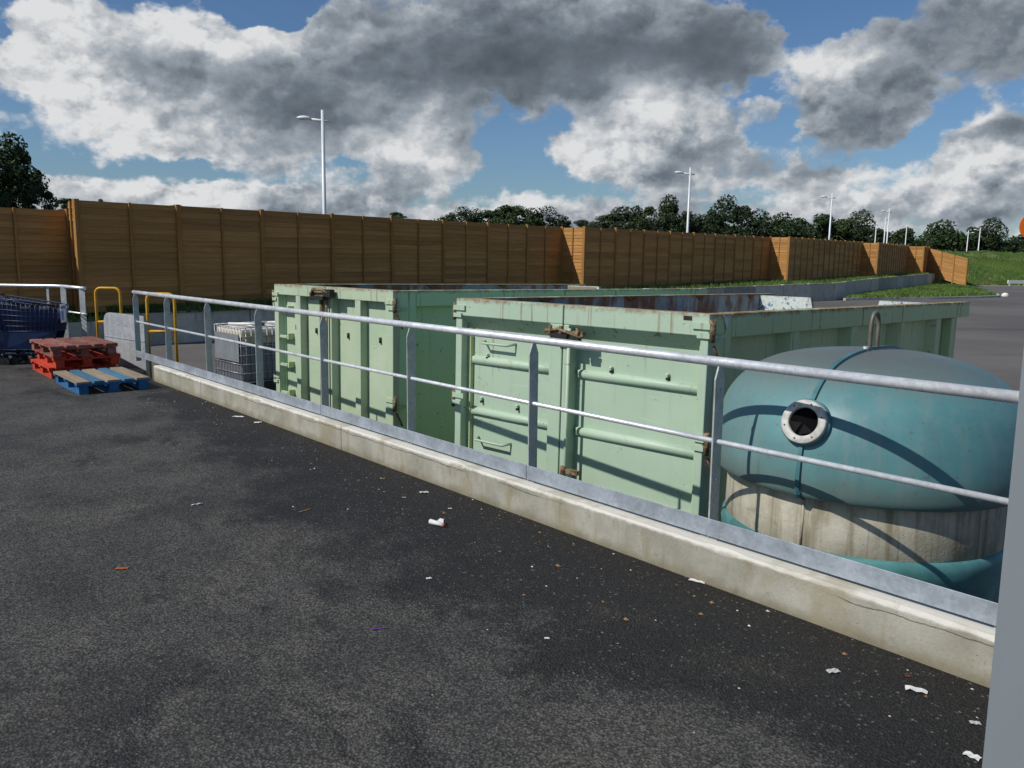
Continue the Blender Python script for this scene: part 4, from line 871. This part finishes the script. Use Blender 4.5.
for i, a in enumerate(FILL): tree(a[0], a[1]+6, a[2]*1.6, a[3]*1.2, a[4]*1.2, (0,3,1)[i % 3], FILLAB[i], 'second row of dark trees on the skyline')
tree(-14,140,38,84,96,0,'large very dark tree at the left edge above the fence', 'dark trees at the left edge'); tree(-70,130,36,110,120,1,'large dark tree mostly outside the left edge', 'dark trees at the left edge')
tree(22,172,40,42,52,3,'dark bushy tree right of the large one at the left edge', 'dark trees at the left edge'); tree(66,200,46,24,20,2,'small green treetop peeping over the fence at the left', 'dark trees at the left edge')
tree(100,200,60,16,14,4,'thin treetop showing just above the near fence corner', 'treetops showing over the near fence'); tree(180,206,70,24,14,2,'faint treetop showing over the near fence at its second post', 'treetops showing over the near fence')
tree(398,213,90,20,14,2,'tiny treetop showing over the fence left of the skyline group', 'treetops showing over the near fence')
# ------------------------------------------------------------------ grass blades on verge and lawn
def blades(name, quads, n_, h0, h1, w_):
    vs = []; fs = []
    for i in range(n_):
        a, b_, c, d = random.choice(quads); s_, t_ = random.random(), random.random()
        p = Vector(a).lerp(Vector(b_), s_).lerp(Vector(d).lerp(Vector(c), s_), t_); h = random.uniform(h0,h1); an = random.uniform(0,PI); lean = Vector((random.uniform(-.5,.5),random.uniform(-.5,.5),1))*h
        dx_ = Vector((math.cos(an),math.sin(an),0))*w_; k_ = len(vs); vs += [p-dx_, p+dx_, p+lean]; fs.append((k_,k_+1,k_+2))
    me = bpy.data.meshes.new(name); me.from_pydata(vs, [], fs); me.update(); me.materials.append(M['grass_blade']); o = bpy.data.objects.new(name, me); COL.objects.link(o)
    return o
vq = [tuple(vm.v[q] for q in (i*NR+j,(i+1)*NR+j,(i+1)*NR+j+1,i*NR+j+1)) for i in range(len(tri)-1) for j in range(NR-1)]
tag(blades('verge_grass', vq, 26000, .05, .20, .020), 'uncut green grass growing along the foot of the timber fence', 'grass', kind='stuff')
z_ = YZ+.12
lq = [((isl[0][0],isl[0][1],z_),(isl[2][0],isl[2][1],z_),(isl[11][0],isl[11][1],z_),(isl[12][0],isl[12][1],z_)),((isl[2][0],isl[2][1],z_),(isl[5][0],isl[5][1],z_),(isl[7][0],isl[7][1],z_),(isl[11][0],isl[11][1],z_)),((isl[11][0],isl[11][1],z_),(isl[7][0],isl[7][1],z_),(isl[8][0],isl[8][1],z_),(isl[10][0],isl[10][1],z_))]
tag(blades('lawn_grass', lq, 16000, .08, .24, .03), 'rough green grass of the island below the wall', 'grass', kind='stuff')
hq = [tuple(hm.v[q] for q in (i*ny+j,(i+1)*ny+j,(i+1)*ny+j+1,i*ny+j+1)) for i in range(16) for j in range(ny-6)]
tag(blades('hill_grass', hq, 9000, .10, .34, .045), 'long green grass on the sloping hill at the right', 'grass', kind='stuff')
# ------------------------------------------------------------------ litter on the deck (deck coordinates)
def on_deck(px, py):
    a, e_ = pix(px, py); d = Vector((math.sin(a)*math.cos(e_), math.cos(a)*math.cos(e_), math.sin(e_))); o = Vector((0,0,EYE))
    n_ = DECK.to_3x3() @ Vector((0,0,1)); s_ = (O0-o).dot(n_)/d.dot(n_); return o+d*s_
def scrap(name, px, py, size, matn, label, rz, cat='litter', curl=.24, ar=.6):
    """a small creased sheet of paper or plastic"""
    t = MB(); n_ = 5; vs = []
    for i in range(n_):
        for j in range(3):
            x = (i/(n_-1)-.5)*size; y = (j/2-.5)*size*ar*(1-.25*random.random()); vs.append((x+random.uniform(-1,1)*size*.03, y, .004+size*curl*(.25*random.random()+.25*abs(j-1)*(i%2))))
    up = [(i*3+j,(i+1)*3+j,(i+1)*3+j+1,i*3+j+1) for i in range(n_-1) for j in range(2)]
    t.add(vs, up); o = t.build(name, matn); md = o.modifiers.new('solid', 'SOLIDIFY'); md.thickness = .0015
    p = on_deck(px, py); o.location = p; o.rotation_euler = (0,0,rz); return tag(o, label, cat)
# the white carton in the middle: rolled sleeve with an open flap
p = on_deck(437,525.5); wc = empty('paper_wrapper', p, R(-38), 'white rolled paper carton with a brown end lying on the asphalt near the kerb', 'litter')
t = MB(); t.tube([(-.055,0,.014),(.05,0,.014)], [.016,.012], 8); t.build('sleeve', 'paper', wc)
t = MB(); t.add([(-.01,.008,.022),(.04,.012,.02),(.012,.045,.03),(-.012,.04,.032)], [(0,1,2,3)]); o = t.build('flap', 'paper', wc); md = o.modifiers.new('solid','SOLIDIFY'); md.thickness = .0015
t = MB(); t.tube([(.05,0,.014),(.062,0,.014)], [.0122,.010], 8); t.build('brown_end', 'orange_scrap', wc)
scrap('paper_scrap', 697,582, .085, 'paper', 'flat white paper strip against the foot of the kerb at right', R(-35), curl=.12, ar=.3)
scrap('paper_scrap', 916,691, .075, 'paper', 'crumpled white and blue wrapper near the column', R(-25), ar=.45); scrap('paper_scrap', 833,672, .05, 'paper_grey', 'small grey crumpled scrap left of the white wrapper near the column', R(10))
scrap('paper_scrap', 972,757, .05, 'paper', 'small white scrap at the foot of the grey column', R(-50)); scrap('paper_scrap', 975,724, .035, 'paper_grey', 'tiny pale scrap beside the grey column, above the white one', R(-10))
scrap('paper_scrap', 429,579, .028, 'paper', 'tiny white scrap left of the dark strip in front of the rolled carton', R(20)); scrap('plastic_straw', 378,629.5, .055, 'purple_plastic', 'small purple plastic strip on the bare asphalt', R(15), ar=.16, curl=.1)
scrap('orange_scrap', 122,569, .06, 'orange_scrap', 'rusty orange flake on the asphalt at the left', R(10), ar=.5, curl=.1); scrap('paper_scrap', 197,505, .07, 'paper', 'little white paper twist lying alone at the left middle', R(35), ar=.25)
scrap('paper_scrap', 238,417, .11, 'paper', 'flat white paper nearest the kerb, below the tank', R(-10), ar=.4, curl=.1); scrap('paper_scrap', 258,423, .07, 'paper', 'small white paper just right of the flat one near the kerb', R(20))
scrap('wood_splinter', 305,511, .085, 'dry_leaf', 'tan wooden splinter on the asphalt left of the dark strip', R(50), ar=.16, curl=.05); scrap('paper_scrap', 424,493, .06, 'paper_grey', 'clear crumpled film above the rolled carton', R(10))
scrap('paper_scrap', 404,498, .03, 'crumb', 'short tan stub left of the crumpled film', R(0), ar=.35); scrap('paper_scrap', 450,509, .025, 'paper', 'small white flake between the rolled carton and the kerb', R(0))
scrap('plastic_scrap', 908,677, .022, 'cart_red', 'tiny red scrap beside a dead leaf near the column', R(0)); scrap('paper_scrap', 547,639, .022, 'paper', 'tiny white dot of paper on the dark coarse strip', R(0))
def crumbs(name, n_, matn, gen, s0, s1, label):
    vs = []; fs = []
    for i in range(n_):
        x, y = gen(); s_ = s0+(s1-s0)*random.random()**3; a = random.uniform(0,PI); k_ = len(vs)
        pts_ = [Vector((math.cos(a+q)*s_*random.uniform(.5,1.1), math.sin(a+q)*s_*random.uniform(.4,.8), .001)) for q in (0,PI/2,PI,PI*1.5)]
        top = Vector((0,0,s_*random.uniform(.3,.7))); vs += [Vector((x,y,0))+q for q in pts_]+[Vector((x,y,0))+top]; fs += [(k_,k_+1,k_+4),(k_+1,k_+2,k_+4),(k_+2,k_+3,k_+4),(k_+3,k_,k_+4)]
    me = bpy.data.meshes.new(name); me.from_pydata(vs, [], fs); me.update(); me.materials.append(M[matn]); o = bpy.data.objects.new(name, me); COL.objects.link(o); o.matrix_world = DECK
    return tag(o, label, 'debris', kind='stuff')
def near_kerb(): return random.uniform(-8,3), -abs(random.gauss(0,.45))-.015
def wide(): return random.uniform(-8,3.2), random.uniform(-3.6,-.05)
crumbs('pale_grit', 170, 'crumb', near_kerb, .003, .013, 'pale grit and crumbs scattered along the foot of the kerb'); crumbs('leaf_litter', 130, 'dry_leaf', near_kerb, .004, .022, 'brown leaf fragments lying along the kerb')
crumbs('loose_chippings', 60, 'crumb', wide, .002, .008, 'pale loose chippings scattered over the asphalt')
crumbs('paper_flecks', 22, 'paper', near_kerb, .003, .011, 'white flecks of paper along the kerb')
